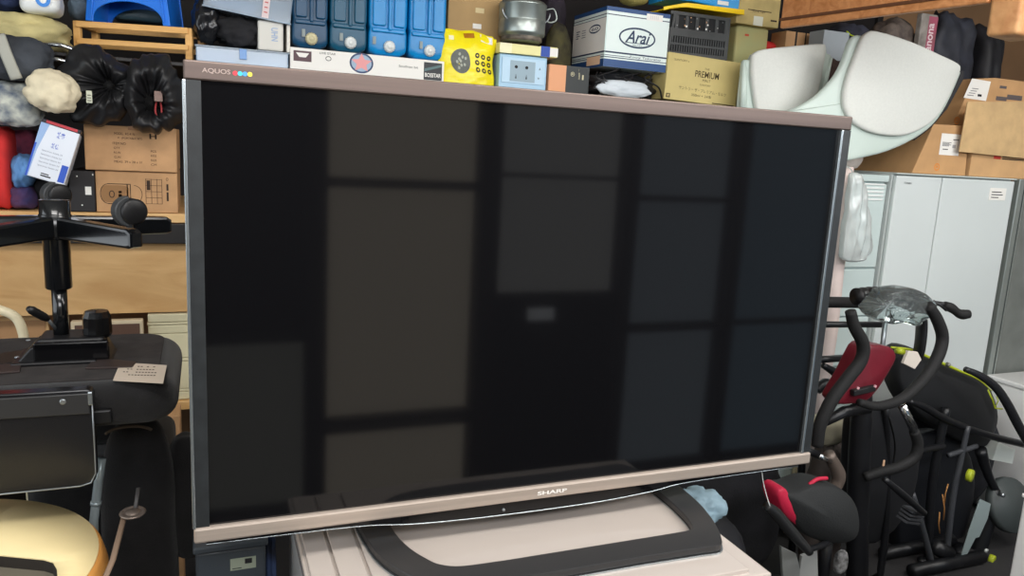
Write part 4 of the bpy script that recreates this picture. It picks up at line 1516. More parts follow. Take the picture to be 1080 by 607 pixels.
# black cable pile with white cloth
bundle('black_cable_bag', 'crumpled black plastic bag under the helmet box', 'bag', 626, 694, 74, 112, YS + .01, .14, mat('black_film2', (30, 31, 34), 0.25), 63, z=FZ, amp=.2, fold=.22, ffreq=7, power=2.8)
bundle('white_cloth', 'small white cloth lying in front of the black plastic bag', 'cloth', 635, 688, 84, 112, YS - .06, .06, mat('white_cloth', (206, 214, 220), 0.8), 64, z=FZ, amp=.16, fold=.16, power=2.4)
q = MB()
for k in range(7):
    random.seed(20 + k)
    P = [at(625 + 12 * k + random.uniform(-6, 6), 72 + random.uniform(0, 6), YS - .01), at(622 + 11 * k + random.uniform(-14, 14), 82, YS - .03), at(630 + 10 * k + random.uniform(-10, 14), 92, YS - .035), at(626 + 12 * k, 104, YS - .02)]
    tg = MB().tube(smooth_path(P, 6), .0035, mat('cord_black', (24, 24, 26), 0.35), 7)
    tag(tg.build('black_cable'), 'thin black cable looped over the black plastic under the helmet box', 'cable', 'black cables under the helmet box')


def print_premium(b_, w, h):
    b_.text('PREMIUM', w * .33, h * .14, w * .38, h * .555, 0, mat('print_sepia', (78, 66, 40), .7), bold=.01)
    b_.text('MALT', w * .11, h * .055, w * .49, h * .47, 0, mat('print_sepia', (78, 66, 40), .7))
    b_.text('THE', w * .07, h * .04, w * .50, h * .73, 0, mat('print_sepia', (78, 66, 40), .7))
    b_.text('SUNTORY', w * .15, h * .035, w * .46, h * .38, 0, mat('print_sepia', (78, 66, 40), .7))
    b_.text('サントリー ザ・プレミアム・モルツ', w * .66, h * .075, w * .18, h * .25, 0, mat('print_sepia', (78, 66, 40), .7), rot=.03)
    b_.text('350ml × 24本', w * .28, h * .07, w * .36, h * .13, 0, mat('print_sepia', (78, 66, 40), .7), rot=.02)
    b_.text('SUNTORY a', w * .20, h * .04, w * .08, h * .84, 0, mat('print_sepia', (78, 66, 40), .7))
    b_.rect(w * .02, w * .075, h * .04, h * .13, 0, mat('print_sepia', (78, 66, 40), .7))
    b_.rect(w * .035, w * .06, h * .06, h * .11, 0, cardb3, depth=.0008)
    b_.rect(w * .66, w * .97, h * .02, h * .045, 0, mat('print_sepia', (78, 66, 40), .7))


tp_, wp, hp = carton('drinks_carton', 'ochre drinks carton printed PREMIUM under the grey crate', 'box', (700, 106), (776, 110), (702, 58), YS - .03, .24, mat('carton_ochre', (202, 184, 122), .7, var=.03), print_premium, z=FZ)
tp_.rotation_euler = (0, radians(2.0), 0)
tp_.location.z += wp * sin(radians(2.0)) + .001

# grey vented crate
ca, cbb, cc = (701, 58), (766, 65), (709, 12)
a_, W, H_, roll = front(ca, cbb, cc, YS - .01)
t = thing('grey_crate', 'dark grey vented plastic crate under the yellow and blue trays', 'crate', a_ + Vector((0, 0, .004)), (0, roll * .8, 0))
gc = mat('crate_grey', (66, 68, 68), 0.5, var=.08, scale=12)
gd = mat('crate_dark', (24, 25, 26), 0.7)
q = MB()
q.prism([(0, 0), (W, 0), (W * 1.0, H_), (W * .06, H_)], .006, .20, gd, .002)
q.build('inner_body', t)
q = MB()
q.prism([(W * .02, 0), (W * .055, 0), (W * .13, H_), (W * .09, H_)], -.004, .006, gc, .001)
q.box(W * .94, W, -.004, .006, 0, H_, gc, .001)
for z0_, z1_ in ((0, .09), (.24, .29), (.44, .62), (.92, 1.0)):
    q.box(W * .04, W * .96, -.003, .006, H_ * z0_, H_ * z1_, gc, .001)
for k in range(22):
    xx = W * (.09 + .85 * k / 22)
    q.box(xx, xx + W * .016, -.002, .006, H_ * .09, H_ * .44, gc)
for k in range(6):
    xx = W * (.12 + .16 * k)
    q.box(xx, xx + W * .05, -.002, .006, H_ * .6, H_ * .94, gc)
q.build('vent_grille', t)
q = MB()
random.seed(5)
for k in range(16):
    xx, zz = W * random.uniform(.14, .9), H_ * random.uniform(.62, .9)
    s_ = random.uniform(.0015, .0035)
    q.box(xx - s_, xx + s_, -.0028, -.0018, zz - s_, zz + s_, random.choice((white_pap, steel, mat('fleck_tan', (176, 140, 110), 0.6))))
q.build('bright_specks', t)
# left neighbour: dark mesh
bundle('dark_mesh_bag', 'dark speckled mesh squeezed between helmet box and grey crate', 'bag', 701, 708, 16, 60, YS + .03, .1, mat('mesh_dark', (38, 38, 40), .8, col2=(90, 90, 90), scale=60), 66, amp=.06, power=6)
# yellow tray and blue container
ya, yb2 = at(700, 13, YS - .02), at(785, 17, YS - .02)
t = thing('yellow_tray', 'shallow yellow tray on top of the grey crate', 'tray', (ya.x, YS - .02, ya.z + .004), (0, -math.atan2(yb2.z - ya.z, yb2.x - ya.x), 0))
W = (yb2 - ya).length
yel = mat('tray_yellow', (244, 204, 20), 0.35)
q = MB()
q.prism([(0, .004), (W * .12, .016), (W * .28, .020), (W, .001), (W, .022), (W * .28, .038), (0, .018)], 0, .006, yel, .002)
q.prism([(0, .004), (W * .12, .016), (W * .28, .020), (W, .001), (W, .022), (W * .28, .038), (0, .018)], .19, .196, yel, .002)
q.build('rim', t)
q = MB().prism([(.004, .008), (W * .28, .022), (W - .004, .003), (W - .004, .006), (W * .28, .026), (.004, .012)], .006, .19, yel)
q.build('tray_floor', t)
ba = at(690, 4, YS)
t = thing('blue_container', 'sky blue plastic container lying in the yellow tray', 'container', (ya.x + W * .08, YS + .003, ya.z + .047))
q = MB()
q.prism([(0, .012), (W * .3, .016), (W * .88, .0), (W * .9, .10), (0, .10)], .0, .16, mat('sky_plastic', (36, 148, 214), 0.35), .006)
q.build('body', t)
q = MB().box(W * .60, W * .74, -.003, 0, .018, .034, white_pap, .001)
q.build('white_mark', t)
bundle('olive_cloth', 'dull olive cloth above the helmet box', 'cloth', 660, 690, -20, 5, YS + .06, .1, mat('olive_dull', (130, 120, 66), .8), 67, amp=.1, fold=.05)

# cartons right of the crate


def print_up(b_, w, h):
    b_.text('TOTAL NET', w * .3, h * .04, w * .35, h * .30, 0, ink)
    b_.rect(w * .25, w * .8, h * .34, h * .36, 0, ink)
    b_.rect(w * .40, w * .62, 0, h * .22, 0, mat('pale_tape', (214, 214, 196), 0.4))
    b_.rect(w * .80, w * .95, h * .14, h * .18, 0, ink)


carton('upper_ochre_carton', 'ochre carton with pale tape in the row above the round olive package', 'box', (776, 24), (821, 26), (778, -22), YS + .02, .2, cardb3, print_up)[0].rotation_euler = (0, 0, 0)
a_, b2_ = at(772, 82, YS + .05), at(806, 82, YS + .05)
W = b2_.x - a_.x
H_ = at(788, 27, YS + .05).z - at(788, 82, YS + .05).z
t = thing('olive_package', 'upright round-cornered olive package with red print right of the grey crate', 'package', (a_.x, YS + .05, at(788, 82, YS + .05).z))
q = MB().prism(rrect(0, W, 0, H_, .014, 4), 0, .16, mat('olive_card', (176, 166, 112), 0.7, col2=(166, 170, 120), scale=9), .01, smooth=False)
red = mat('print_red', (196, 74, 50), 0.7)
for k in range(2):
    q.ellipse_ring(W * (.62 + .16 * k), H_ * .40, .0065, .0065, .0018, 0, red, depth=.001)
q.text('CAFE PLUS', W * .7, .006, W * .22, H_ * .27, 0, red, depth=.001).rect(W * .26, W * .38, H_ * .80, H_ * .84, 0, red, depth=.001)
q.build('body', t)
carton('lower_ochre_carton', 'plain ochre carton low beside the PREMIUM carton', 'box', (772, 112), (800, 113), (772, 84), YS + .04, .18, cardb3, None, z=FZ)[0].rotation_euler = (0, 0, 0)
bundle('red_cloth', 'small red cloth above the left white chair back', 'cloth', 802, 824, 42, 55, YS + .12, .1, redc, 68, amp=.1, fold=.1)
# ================================================================ right side: pale unit, wardrobe, cartons, white chairs
pgrn = mat('pale_green_grey', (190, 204, 202), 0.4)
pgrn2 = mat('pale_green_grey2', (170, 186, 186), 0.45)
UZ = at(900, 183, 2.42).z
t = thing('drawer_unit', 'pale grey-green drawer unit just right of the television', 'drawers', (0, 2.42, 0))
ux0, ux1 = 1.95, 2.662
MB().box(ux0, ux1, .012, .36, .02, UZ - .02, pgrn2, .003).build('body', t)
MB().box(ux0 - .004, ux1 + .003, -.004, .365, UZ - .028, UZ, pgrn, .003).build('top_panel', t)
zz = UZ - .034
for k, hgt in enumerate((.36, .21, .22, .22, .22, .22)):
    z0 = max(.04, zz - hgt)
    MB().box(ux0 + .004, ux1 - .003, -.002, .012, z0 + .004, zz - .003, pgrn, .004).build('drawer_front', t)
    zz = z0
lv = MB()
for k in range(5):
    za = at(918, 194 + 4 * k, 2.41).z
    lv.box(ux1 - .13, ux1 - .02, -.006, -.002, za - .004, za + .003, white_pl, .001, M=Matrix.Identity(4))
lv.build('louvre_label', t, label='white slatted patch near the top')
for sx in (ux0 + .03, ux1 - .03):
    for sy in (.04, .32):
        MB().cyl((sx, sy, 0), (sx, sy, .021), .015, black, 12).build('foot', t)
# cream board and roll beside it
bx0, bx1 = at(868, 330, 2.34).x, at(893, 330, 2.34).x
t = tag(MB().prism([(bx0, 0), (bx1, 0), (at(899, 200, 2.40).x, 1.40), (at(880, 200, 2.4).x, 1.40)], 2.385, 2.41, mat('cream_board', (212, 196, 160), 0.6, var=.04), .003).build('cream_board'),
        'narrow cream board standing against the drawer unit', 'board')
t = thing('pink_roll', 'pinkish-white rolled sheet under the big white chair shell', 'roll', at(886, 182, 2.32))
q = MB()
o0 = t.location
q.lathe([(.018, 0), (.020, 0), (.052, -.44 + .46), (.046, .0 + .25), (.018, .25)], mat('pink_paper', (206, 190, 184), 0.7, var=.05), 24) if False else None
P = [at(892, 176, 2.32), at(884, 250, 2.32), at(876, 345, 2.32)]
q.tube([p - o0 for p in (P[0], P[1], P[2], Vector((P[2].x - .02, 2.32, .001)))], [.030, .034, .030, .026], mat('pink_paper', (206, 190, 184), 0.7, var=.05), 16)
q.build('rolled_sheet', t)
q = MB()
blob(q, (0, 0, 0), (.17, .12, .10), mat('pink_fabric', (196, 184, 176), 0.8, var=.1), 71, amp=.08, fold=.06)
cc = at(906, 166, 2.47)
tag(q.build('pink_cloth', None, (cc.x, 2.56, UZ + .062)), 'pinkish-grey soft cloth on top of the drawer unit', 'cloth')
# clear plastic bag hanging on the drawer unit
clb = clear_mat('bag_film', (236, 242, 242), 0.3, 0.2, 0.5, (226, 232, 230))
t = thing('clear_bag', 'clear plastic bag hanging in front of the drawer unit', 'bag', at(903, 274, 2.25))
o0 = t.location
q = MB()
outl = closed_path([(at(px, py, 2.25) - o0).xz for px, py in ((897, 184), (907, 186), (914, 215), (918, 250), (915, 270), (901, 276), (887, 271), (889, 240), (893, 210))], 5)
vs = []
cushion(q, outl, -.015, .03, clb, dome=.016, bend=lambda x, z: .010 * noise.noise(Vector((x * 30, z * 18, 4))) + .004 * sin(x * 160), rings=12)
q.build('film', t)
q = MB()
blob(q, ((at(902, 267, 2.25) - o0).x, 0, (at(902, 267, 2.25) - o0).z), (.062, .02, .035), mat('bag_contents', (110, 112, 106), 0.5, col2=(190, 190, 180), scale=60), 73, amp=.2, fold=.1, sub=3)
q.build('contents', t, label='small grey metal bits at the bottom of the bag')
q = MB()
pn = (at(910, 240, 2.25) - o0)
q.tube(smooth_path([pn + Vector((-.014, -.016, .006)), pn + Vector((0, -.019, .012)), pn + Vector((.008, -.018, .002)), pn + Vector((-.012, -.018, -.006)), pn + Vector((.010, -.017, -.012))], 4), .0012, ink2, 5)
q.build('black_print', t)
h0 = at(901, 186, 2.25) - o0
MB().tube(smooth_path([h0, h0 + Vector((.005, .05, .035)), Vector((h0.x + .01, 2.45 - o0.y, UZ + .004 - o0.z))], 5), .0025, clb, 6).build('hanging_hook_loop', t)

# white wardrobe
FY = 2.4
fz = at(1005, 185, FY).z
fx0, fx1, fm = at(943, 190, FY).x, at(1069, 190, FY).x, at(992, 190, FY).x
wenam = mat('wardrobe_white', (204, 211, 210), 0.3, var=.015, scale=2)
t = thing('white_wardrobe', 'tall white two-door steel cabinet at the right', 'cabinet', (fx0, FY, 0))
W = fx1 - fx0
q = MB().box(0, W, .012, .37, .03, fz - .004, wenam, .004)
q.build('body', t)
d1 = MB().box(.002, fm - fx0 - .003, -.010, .010, .05, fz - .012, wenam, .005).build('door', t)
d2 = MB().box(fm - fx0 + .003, W - .002, -.010, .010, .05, fz - .012, wenam, .005).build('door', t)
MB().text('TOSIBA', .045, .008, .045, fz - .045, -.0105, mat('badge_grey', (90, 94, 98), .5), bold=.01).build('badge', d1, label='tiny dark maker badge')
pa = at(1040, 210, FY) - Vector((fx0, FY, 0))
q = MB().box(pa.x, pa.x + .105, -.0125, -.010, pa.z - .002, pa.z + .052, white_pap)
for k in range(3):
    q.rect(pa.x + .012, pa.x + (.06, .085, .075)[k], pa.z + .008 + .012 * k, pa.z + .012 + .012 * k, -.0125, ink2)
q.build('sticker', d2, label='white sticker with dark print')
q = MB().box(-.002, W + .004, -.014, .375, fz - .006, fz, mat('wardrobe_top', (196, 204, 200), .35), .002)
q.build('top_edge', t)
for sx in (.03, W - .03):
    for sy in (.04, .33):
        MB().cyl((sx, sy, 0), (sx, sy, .031), .018, black, 12).build('foot', t)
t = thing('glass_door_panel', 'grey frosted glass panel in a slim aluminium frame beside the white wardrobe', 'panel', (fx1 + .03, FY - .01, .0))
alu = mat('aluminium', (176, 184, 180), 0.35, metal=.7)
gz = fz
q = MB().box(0, .05, 0, .03, 0, gz, alu, .003).box(.62, .66, 0, .03, 0, gz, alu, .003).box(.05, .62, 0, .03, gz - .03, gz, alu, .003).box(.05, .62, 0, .03, 0, .03, alu, .003)
q.box(.032, .036, -.003, 0, 0, gz, mat('seal_dark', (70, 76, 74), .6))
q.build('frame', t)
MB().box(.05, .62, .01, .02, .03, gz - .03, mat('frosted_glass', (112, 116, 112), .35, var=.06, scale=9)).build('pane', t)
t = thing('white_appliance', 'low white appliance in front of the glass panel at the right edge', 'appliance', (3.42, 2.0, 0))
q = MB().box(0, .95, 0, .38, .02, .635, white_en, .01)
q.build('body', t)
MB().box(-.004, .954, -.006, .385, .635, .658, white_en, .006).build('lid', t)
for sx in (.05, .9):
    for sy in (.05, .33):
        MB().cyl((sx, sy, 0), (sx, sy, .021), .018, black, 12).build('foot', t)

# cartons on the wardrobe


def seal(b_, x, z, s=.016, M=None):
    b_.ellipse_ring(x, z, s, s, s * .3, 0, mat('seal_orange', (214, 130, 50), 0.6), M=M, depth=.0008)
    b_.poly([(x - s * .5, z - s * .3), (x + s * .5, z), (x - s * .2, z + s * .5)], 0, mat('seal_orange', (214, 130, 50), 0.6), M=M, depth=.0008)


def ship_label(b_, x0, x1, z0, z1):
    b_.rect(x0, x1, z0, z1, 0, white_pap, depth=.0006)
    w, h = x1 - x0, z1 - z0
    for k in range(4):
        b_.rect(x0 + w * .1, x0 + w * (.45 + .1 * (k % 2)), z0 + h * (.42 + .05 * k), z0 + h * (.45 + .05 * k), 0, mat('label_grey', (110, 110, 112), .6), depth=.0009)
    b_.rect(x0 + w * .15, x0 + w * .42, z0 + h * .25, z0 + h * .29, 0, ink2, depth=.0009)
    b_.rect(x0 + w * .62, x0 + w * .92, z0 + h * .72, z0 + h * .76, 0, ink2, depth=.0009)
    b_.rect(x0 + w * .62, x0 + w * .80, z0 + h * .35, z0 + h * .50, 0, mat('label_grey2', (170, 170, 172), .6), depth=.0009)


CY = FY - .02
c1 = mat('carton_warm', (196, 156, 110), 0.75, var=.04, scale=10)
c2 = mat('carton_warm2', (190, 148, 102), 0.75, var=.04, scale=10)
# lower pair: front left box leans outward at its left edge
a0, a1, a2_ = at(962, 181, CY + .04), at(1018, 184, CY + .04), at(1023, 133, CY + .04)
b0 = at(985, 131, CY + .04)
t = thing('carton', 'brown carton with a square white shipping label standing on the white wardrobe', 'box', (a0.x, CY + .04, fz + .001))
q = MB()
P = [(0, 0), (a1.x - a0.x, 0), (a2_.x - a0.x, a2_.z - fz), (b0.x - a0.x, b0.z - fz)]
q.prism(P, 0, .34, c2, .003)
la, lb = at(990, 163, CY + .04) - t.location, at(1014, 142, CY + .04) - t.location
ship_label(q, la.x, lb.x, la.z, lb.z)
sp = at(988, 176, CY + .04) - t.location
seal(q, sp.x, sp.z)
q.build('body', t)
t = thing('carton', 'brown carton at the right edge with a small red mark, on the white wardrobe', 'box', (a1.x + .012, CY + .03, fz + .001))
a2w = at(1098, 185, CY + .03).x - a1.x
q = MB().box(0, a2w, 0, .36, 0, a2_.z - fz - .01, c1, .003)
rp_ = at(1048, 166, CY + .03) - t.location
q.rect(rp_.x, rp_.x + .045, rp_.z - .006, rp_.z + .010, 0, mat('carton_red', (200, 60, 50), 0.6))
for k in range(2):
    q.rect(rp_.x + .055, rp_.x + .20, rp_.z + .003 - .009 * k, rp_.z + .008 - .009 * k, 0, ink2)
q.build('body', t)
zf = at(1060, 165, CY).z
# flap hanging down over the front
fp = [at(px, py, CY - .015) - t.location for px, py in ((1017, 160), (1094, 168), (1097, 107), (1026, 107))]
q = MB().prism([(p.x, p.z) for p in fp], -.022, -.017, cardb2, .001)
q.build('top_flap', t, label='wide tan flap folded over the front')
a0, a1 = at(1006, 132, CY + .10), at(1046, 134, CY + .10)
b0, b1 = at(1027, 83, CY + .10), at(1050, 82, CY + .10)
zt = a2_.z + .006
t = thing('carton', 'brown carton with a long white label, uppermost in the pile on the white wardrobe', 'box', (a0.x, CY + .10, zt))
q = MB()
P = [(0, 0), (at(1098, 134, CY + .1).x - a0.x, 0), (at(1098, 88, CY + .1).x - a0.x, at(1098, 88, CY + .1).z - zt), (b1.x - a0.x, b1.z - zt), (b0.x - a0.x, b0.z - zt)]
q.prism(P, 0, .3, c2, .003)
la, lb = at(1016, 103, CY + .1) - t.location, at(1045, 86, CY + .1) - t.location
q.poly([(la.x, la.z), (lb.x - .012, la.z - .004), (lb.x, lb.z), (la.x + .035, lb.z + .004)], 0, white_pap, depth=.0006)
for k in range(4):
    q.rect(la.x + .02 + .008 * k, la.x + .06 + .008 * k, la.z + .012 + .010 * k, la.z + .015 + .010 * k, 0, mat('label_grey', (110, 110, 112), .6), depth=.001)
q.rect(la.x + .085, la.x + .11, la.z + .012, la.z + .022, 0, ink2, depth=.001)
sp = at(1008, 127, CY + .1) - t.location
seal(q, sp.x + .006, sp.z)
for k, (px, py, w_, h_) in enumerate(((1058, 92, .045, .012), (1056, 104, .07, .018), (1070, 103, .10, .022))):
    pp = at(px, py, CY + .1) - t.location
    q.rect(pp.x - w_ / 2, pp.x + w_ / 2, pp.z - h_ / 2, pp.z + h_ / 2, 0, mat('print_slate', (92, 84, 84), .7))
q.build('body', t)

# white moulded chairs
shell_m = mat('chair_shell_white', (196, 210, 202), 0.4, var=.02, scale=4)
pad_m = mat('chair_pad_white', (214, 216, 210), 0.85, var=.012, scale=120)


def loc_pts(pts, y, o):
    return [((at(px, py, y) - o).x, (at(px, py, y) - o).z) for px, py in pts]


CYB = 2.34
o_ = at(955, 150, CYB)
o_ = Vector((o_.x, CYB, 0))
t = thing('white_chair', 'large white moulded chair shell with a padded back tilted to the right', 'chair', (o_.x, CYB, UZ + .001))
oz_ = Vector((o_.x, CYB, UZ + .001))
pad = closed_path(loc_pts(((923, 33), (931, 32), (960, 43), (992, 57), (1017, 66), (1022, 71), (1019, 79), (1005, 104), (990, 124), (972, 136), (955, 142.5), (938, 143), (922, 139), (909, 130), (902, 117), (901, 101), (905, 80), (913, 55), (918, 40)), CYB - .02, oz_), 3)
bend = lambda x, z: .5 * x * x
q = MB()
cushion(q, pad, -.024, .03, pad_m, dome=.012, bend=bend, rings=12)
q.build('back_pad', t, label='off-white fabric back pad')
# shell flaring out at left and running down to the lower left
shl = loc_pts(((913, 36), (919, 36), (928, 40), (1012, 72), (1027, 74), (1026, 80), (1008, 110), (990, 131), (966, 147), (938, 160), (914, 167), (893, 172), (866, 176), (842, 150), (838, 122), (857, 116), (874, 105), (886, 92), (896, 77), (903, 60), (908, 42)), CYB, oz_)
q = MB()
cushion(q, closed_path(shl, 3), .004, .03, shell_m, dome=.004, bend=bend, rings=14, edge=.5)
q.build('shell', t)
edg = loc_pts(((1021, 70), (1031, 74), (1030, 83), (1013, 114), (996, 134), (978, 148), (974, 143), (988, 126), (1005, 103)), CYB, oz_)
q = MB()
q.prism(edg, .03, .075, mat('shell_back_dark', (44, 44, 46), .6), .003, M=Matrix.Translation((0, .03, 0)))
q.build('back_rim', t, label='dark rim along the back of the shell')
q = MB()
sp = loc_pts(((866, 150),), CYB, oz_)[0]
q.prism([(sp[0] - .10, -.001), (sp[0] + .12, -.001), (sp[0] + .15, .12), (sp[0] - .08, .14)], .02, .05, shell_m, .01)
q.build('shell_foot', t)

CYL = 2.60
t = thing('white_chair', 'smaller-looking white chair back with fabric pad standing left of the tilted one', 'chair', (at(840, 100, CYL).x, CYL, UZ + .001))
oz_ = Vector(t.location)
pad = closed_path(loc_pts(((804, 55), (812, 51), (842, 48), (868, 46), (873, 49), (872, 60), (866, 90), (855, 120), (846, 140), (825, 146), (808, 134), (803, 110), (801, 80), (802, 60)), CYL - .02, oz_), 3)
bend2 = lambda x, z: 1.1 * x * x
q = MB()
cushion(q, pad, -.03, .03, pad_m, dome=.012, bend=bend2, rings=12)
q.build('back_pad', t, label='pale pinkish-white fabric pad')
shl = loc_pts(((806, 54), (840, 51), (874, 47), (879, 55), (886, 57), (884, 68), (876, 96), (864, 124), (850, 175), (800, 175), (789, 140), (790, 108), (793, 80), (795, 63), (800, 61)), CYL, oz_)
q = MB()
cushion(q, closed_path(shl, 3), .0, .028, shell_m, dome=.002, bend=bend2, rings=12, edge=.5)
q.build('shell', t)
for sx in ((795, 62, 792, 120), (884, 59, 867, 120)):
    pa, pb = loc_pts(((sx[0], sx[1]), (sx[2], sx[3])), CYL, oz_)
    q = MB()
    q.tube([Vector((pa[0], .018 + 1.1 * pa[0] ** 2 - .02, pa[1] - .004)), Vector(((pa[0] + pb[0]) / 2, .0 + 1.1 * pa[0] ** 2 - .006, (pa[1] + pb[1]) / 2)), Vector((pb[0], 1.1 * pb[0] ** 2, pb[1]))], [.008, .014, .016], shell_m, 12)
    q.build('side_wing', t)

# ================================================================ goods on the upper shelf, right
MBX = YS + .0
bundle('black_garment', 'black puffy garment on the upper shelf right of the pink pouch', 'clothing', 991, 1034, 8, 112, MBX, .22, mat('black_puffy', (40, 42, 50), .6, var=.35, scale=10), 81, z=FZ, amp=.14, fold=.2, power=3.5, ffreq=5)
bundle('black_backpack', 'black bag with pale buckle behind the table leg at upper right', 'bag', 1041, 1062, 22, 105, MBX + .02, .2, mat('black_pack', (24, 24, 28), .6, var=.4, scale=12), 82, z=FZ, amp=.1, fold=.08, power=4)
bundle('dark_mesh_pouch', 'dark brown mesh pouch left of the pink pouch', 'pouch', 936, 968, 14, 110, MBX, .18, mat('mesh_brown', (58, 50, 48), .7, col2=(112, 100, 92), scale=22), 83, z=FZ, amp=.12, fold=.12, power=3.4)
bundle('slate_garment', 'slate blue dark clothing piled behind the big white chair', 'clothing', 888, 928, 20, 110, MBX + .04, .2, mat('slate_dark', (44, 46, 58), .8, var=.35, scale=12), 84, z=FZ, amp=.12, fold=.12, power=3.4)
bundle('brown_garment', 'dark brown cloth between the two white chairs', 'clothing', 862, 905, 60, 124, YS - .10, .09, mat('brown_dark', (56, 42, 38), .85, var=.3, scale=9), 85, amp=.1, fold=.08, power=4, z=1.60)
pc0, pc1 = at(968, 50, MBX - .03), at(990, 16, MBX - .03)
t = thing('pink_pouch', 'grey and pink pouch with white vertical lettering behind the big white chair', 'pouch', (pc0.x, MBX - .03, FZ))
q = MB().box(0, pc1.x - pc0.x, 0, .03, 0, pc1.z - FZ, mat('pouch_grey', (136, 130, 124), .6, var=.15, scale=20), .005)
wq = pc1.x - pc0.x
hq = pc1.z - FZ
q.rect(wq * .45, wq, hq * .0, hq * .98, 0, mat('pouch_pink', (186, 84, 116), .6, col2=(140, 84, 90), scale=14))
q.text('nanona', hq * .30, wq * .30, wq * .82, hq * .62, 0, mat('pouch_white', (226, 206, 210), .6), rot=-pi / 2, bold=.02, depth=.001)
q.build('body', t)
cA = at(903, 40, YS - .0)
t = thing('neon_strap', 'short neon yellow strap on dark clothing between the white chairs', 'strap', cA)
q = MB()
q.tube([at(*p, YS - .0) - cA for p in ((893, 33), (897, 37), (903, 39), (904, 37), (903, 45))], .0055, mat('neon_yellow', (206, 232, 30), .5), 8, flat=.4)
q.build('webbing', t)
carton('grey_white_box', 'small greyish-white box above the two white chairs', 'box', (866, 62), (891, 47), (862, 31), YS - .06, .09, mat('grey_white', (160, 168, 174), .6), None, bev=.002)[0].rotation_euler = (0, 0, 0)
carton('slim_brown_box', 'slim brown box under the edge of the wooden table', 'box', (826, 66), (858, 62), (826, 32), YS + .06, .1, cardb, lambda b_, w, h: (b_.rect(w * .3, w * .36, 0, h, 0, ink2), b_.rect(w * .62, w * .66, 0, h, 0, ink2)), bev=.002)[0].rotation_euler = (0, 0, 0)

# ================================================================ old wooden table with thick legs, stored high on the right
# its apron runs away from the camera
pn, pf = Vector((2.231, 1.754, 0)), Vector((2.082, 2.503, 0))
dv = (pf - pn).normalized()
ang = math.atan2(dv.y, dv.x)
TZ = 2.10
t = thing('wooden_bench', 'old varnished wooden bench with a chipped thick leg, hung overhead at upper right', 'bench', (pn.x, pn.y, TZ), (0, 0, ang))
Lr = (pf - pn).length
q = MB()
q.box(-.005, Lr, -.022, .0, 0.0, .030, oldwood, .006, seg=3)
q.box(-.005, Lr, -.030, -.004, .036, .145, oldwood, .004)
q.box(-.005, Lr, -.012, .004, .028, .038, mat('groove_dark', (90, 54, 30), .6))
q.build('apron', t)
MB().box(-.10, Lr + .02, -.20, .05, .145, .175, oldwood, .006).build('bench_top', t)
q = MB()
q.box(Lr - .03, Lr - .005, -.18, -.032, .04, .145, oldwood, .004)
q.build('end_apron', t)
# legs: short thick chipped block at the near end, posts outside the picture carry it
ll = at(1040, 22, 1.74)
Mi = Matrix.Rotation(-ang, 4, 'Z')


def tl(p):
    v = Mi @ (p - Vector((pn.x, pn.y, TZ)))
    return v


c0, c1_ = tl(at(1036, 40, 1.735)), tl(at(1072, 42, 1.735))
zlow = at(1054, 40, 1.735).z - TZ
q = MB()
q.box(-.10, -.008, -.155, -.005, zlow, .145, oldwood2, .012, seg=3)
q.build('leg', t, label='chipped lighter wooden leg block')
for lx in (.10, Lr - .10):
    MB().box(lx - .03, lx + .03, -.10, -.06, .175, ZT - TZ - .001, oldwood, .004).build('hanger_board', t)
# ================================================================ exercise bikes and loose things at the lower right
bikeb = mat('bike_black', (22, 23, 26), 0.38, var=.1, scale=20)
bikem = mat('bike_foam', (17, 17, 18), 0.75, bump=.3, bscale=160)
bikeg = mat('bike_grey', (62, 64, 68), 0.4)
bikered = mat('bike_red', (100, 20, 34), 0.38, var=.06, scale=14)
neon = mat('neon_green', (172, 184, 44), 0.45)
clearf = clear_mat('bubble_film', (214, 222, 222), 0.18, 0.05, 0.07, (220, 228, 228))


class Rig:
    """parts placed in a thing's own frame"""
    def __init__(s, name, label, cat, loc, group=None):
        s.t = thing(name, label, cat, loc, (0, 0, 0), group)
        s.o = Vector(loc)

    dy = 0.0

    def P(s, pts, y=None):
        out = []
        y = None if y is None else y + s.dy
        for p in pts:
            out.append((at(p[0], p[1], p[2] + s.dy if len(p) > 2 else y)) - s.o)
        return out

    def tube(s, name, pts, r, m_, y=None, n=6, smooth=True, label=None, to_floor=None, seg=14, flat=1.0, parent=None):
        P = s.P(pts, y)
        if smooth and len(P) > 2:
            P = smooth_path(P, n)
        if to_floor is not None:
            P = list(P) + [Vector((P[-1].x + to_floor[0], P[-1].y + to_floor[1], .02 - s.o.z))]
        rs = r
        if isinstance(r, (list, tuple)):
            m2 = len(P)
            rs = []
            for i in range(m2):
                f = i / (m2 - 1) * (len(r) - 1)
                k = min(int(f), len(r) - 2)
                rs.append(r[k] + (r[k + 1] - r[k]) * (f - k))
        return MB().tube(P, rs, m_, seg, flat=flat).build(name, parent or s.t, label=label)

    def panel(s, name, pts, y, thick, m_, dome=.01, sm=3, label=None, bend=None, edge=.35, parent=None):
        P = [(p.x, p.z) for p in s.P(pts, y)]
        q = MB()
        cushion(q, closed_path(P, sm) if sm > 1 else P, y + s.dy - s.o.y, thick, m_, dome=dome, bend=bend, edge=edge)
        return q.build(name, parent or s.t, label=label)


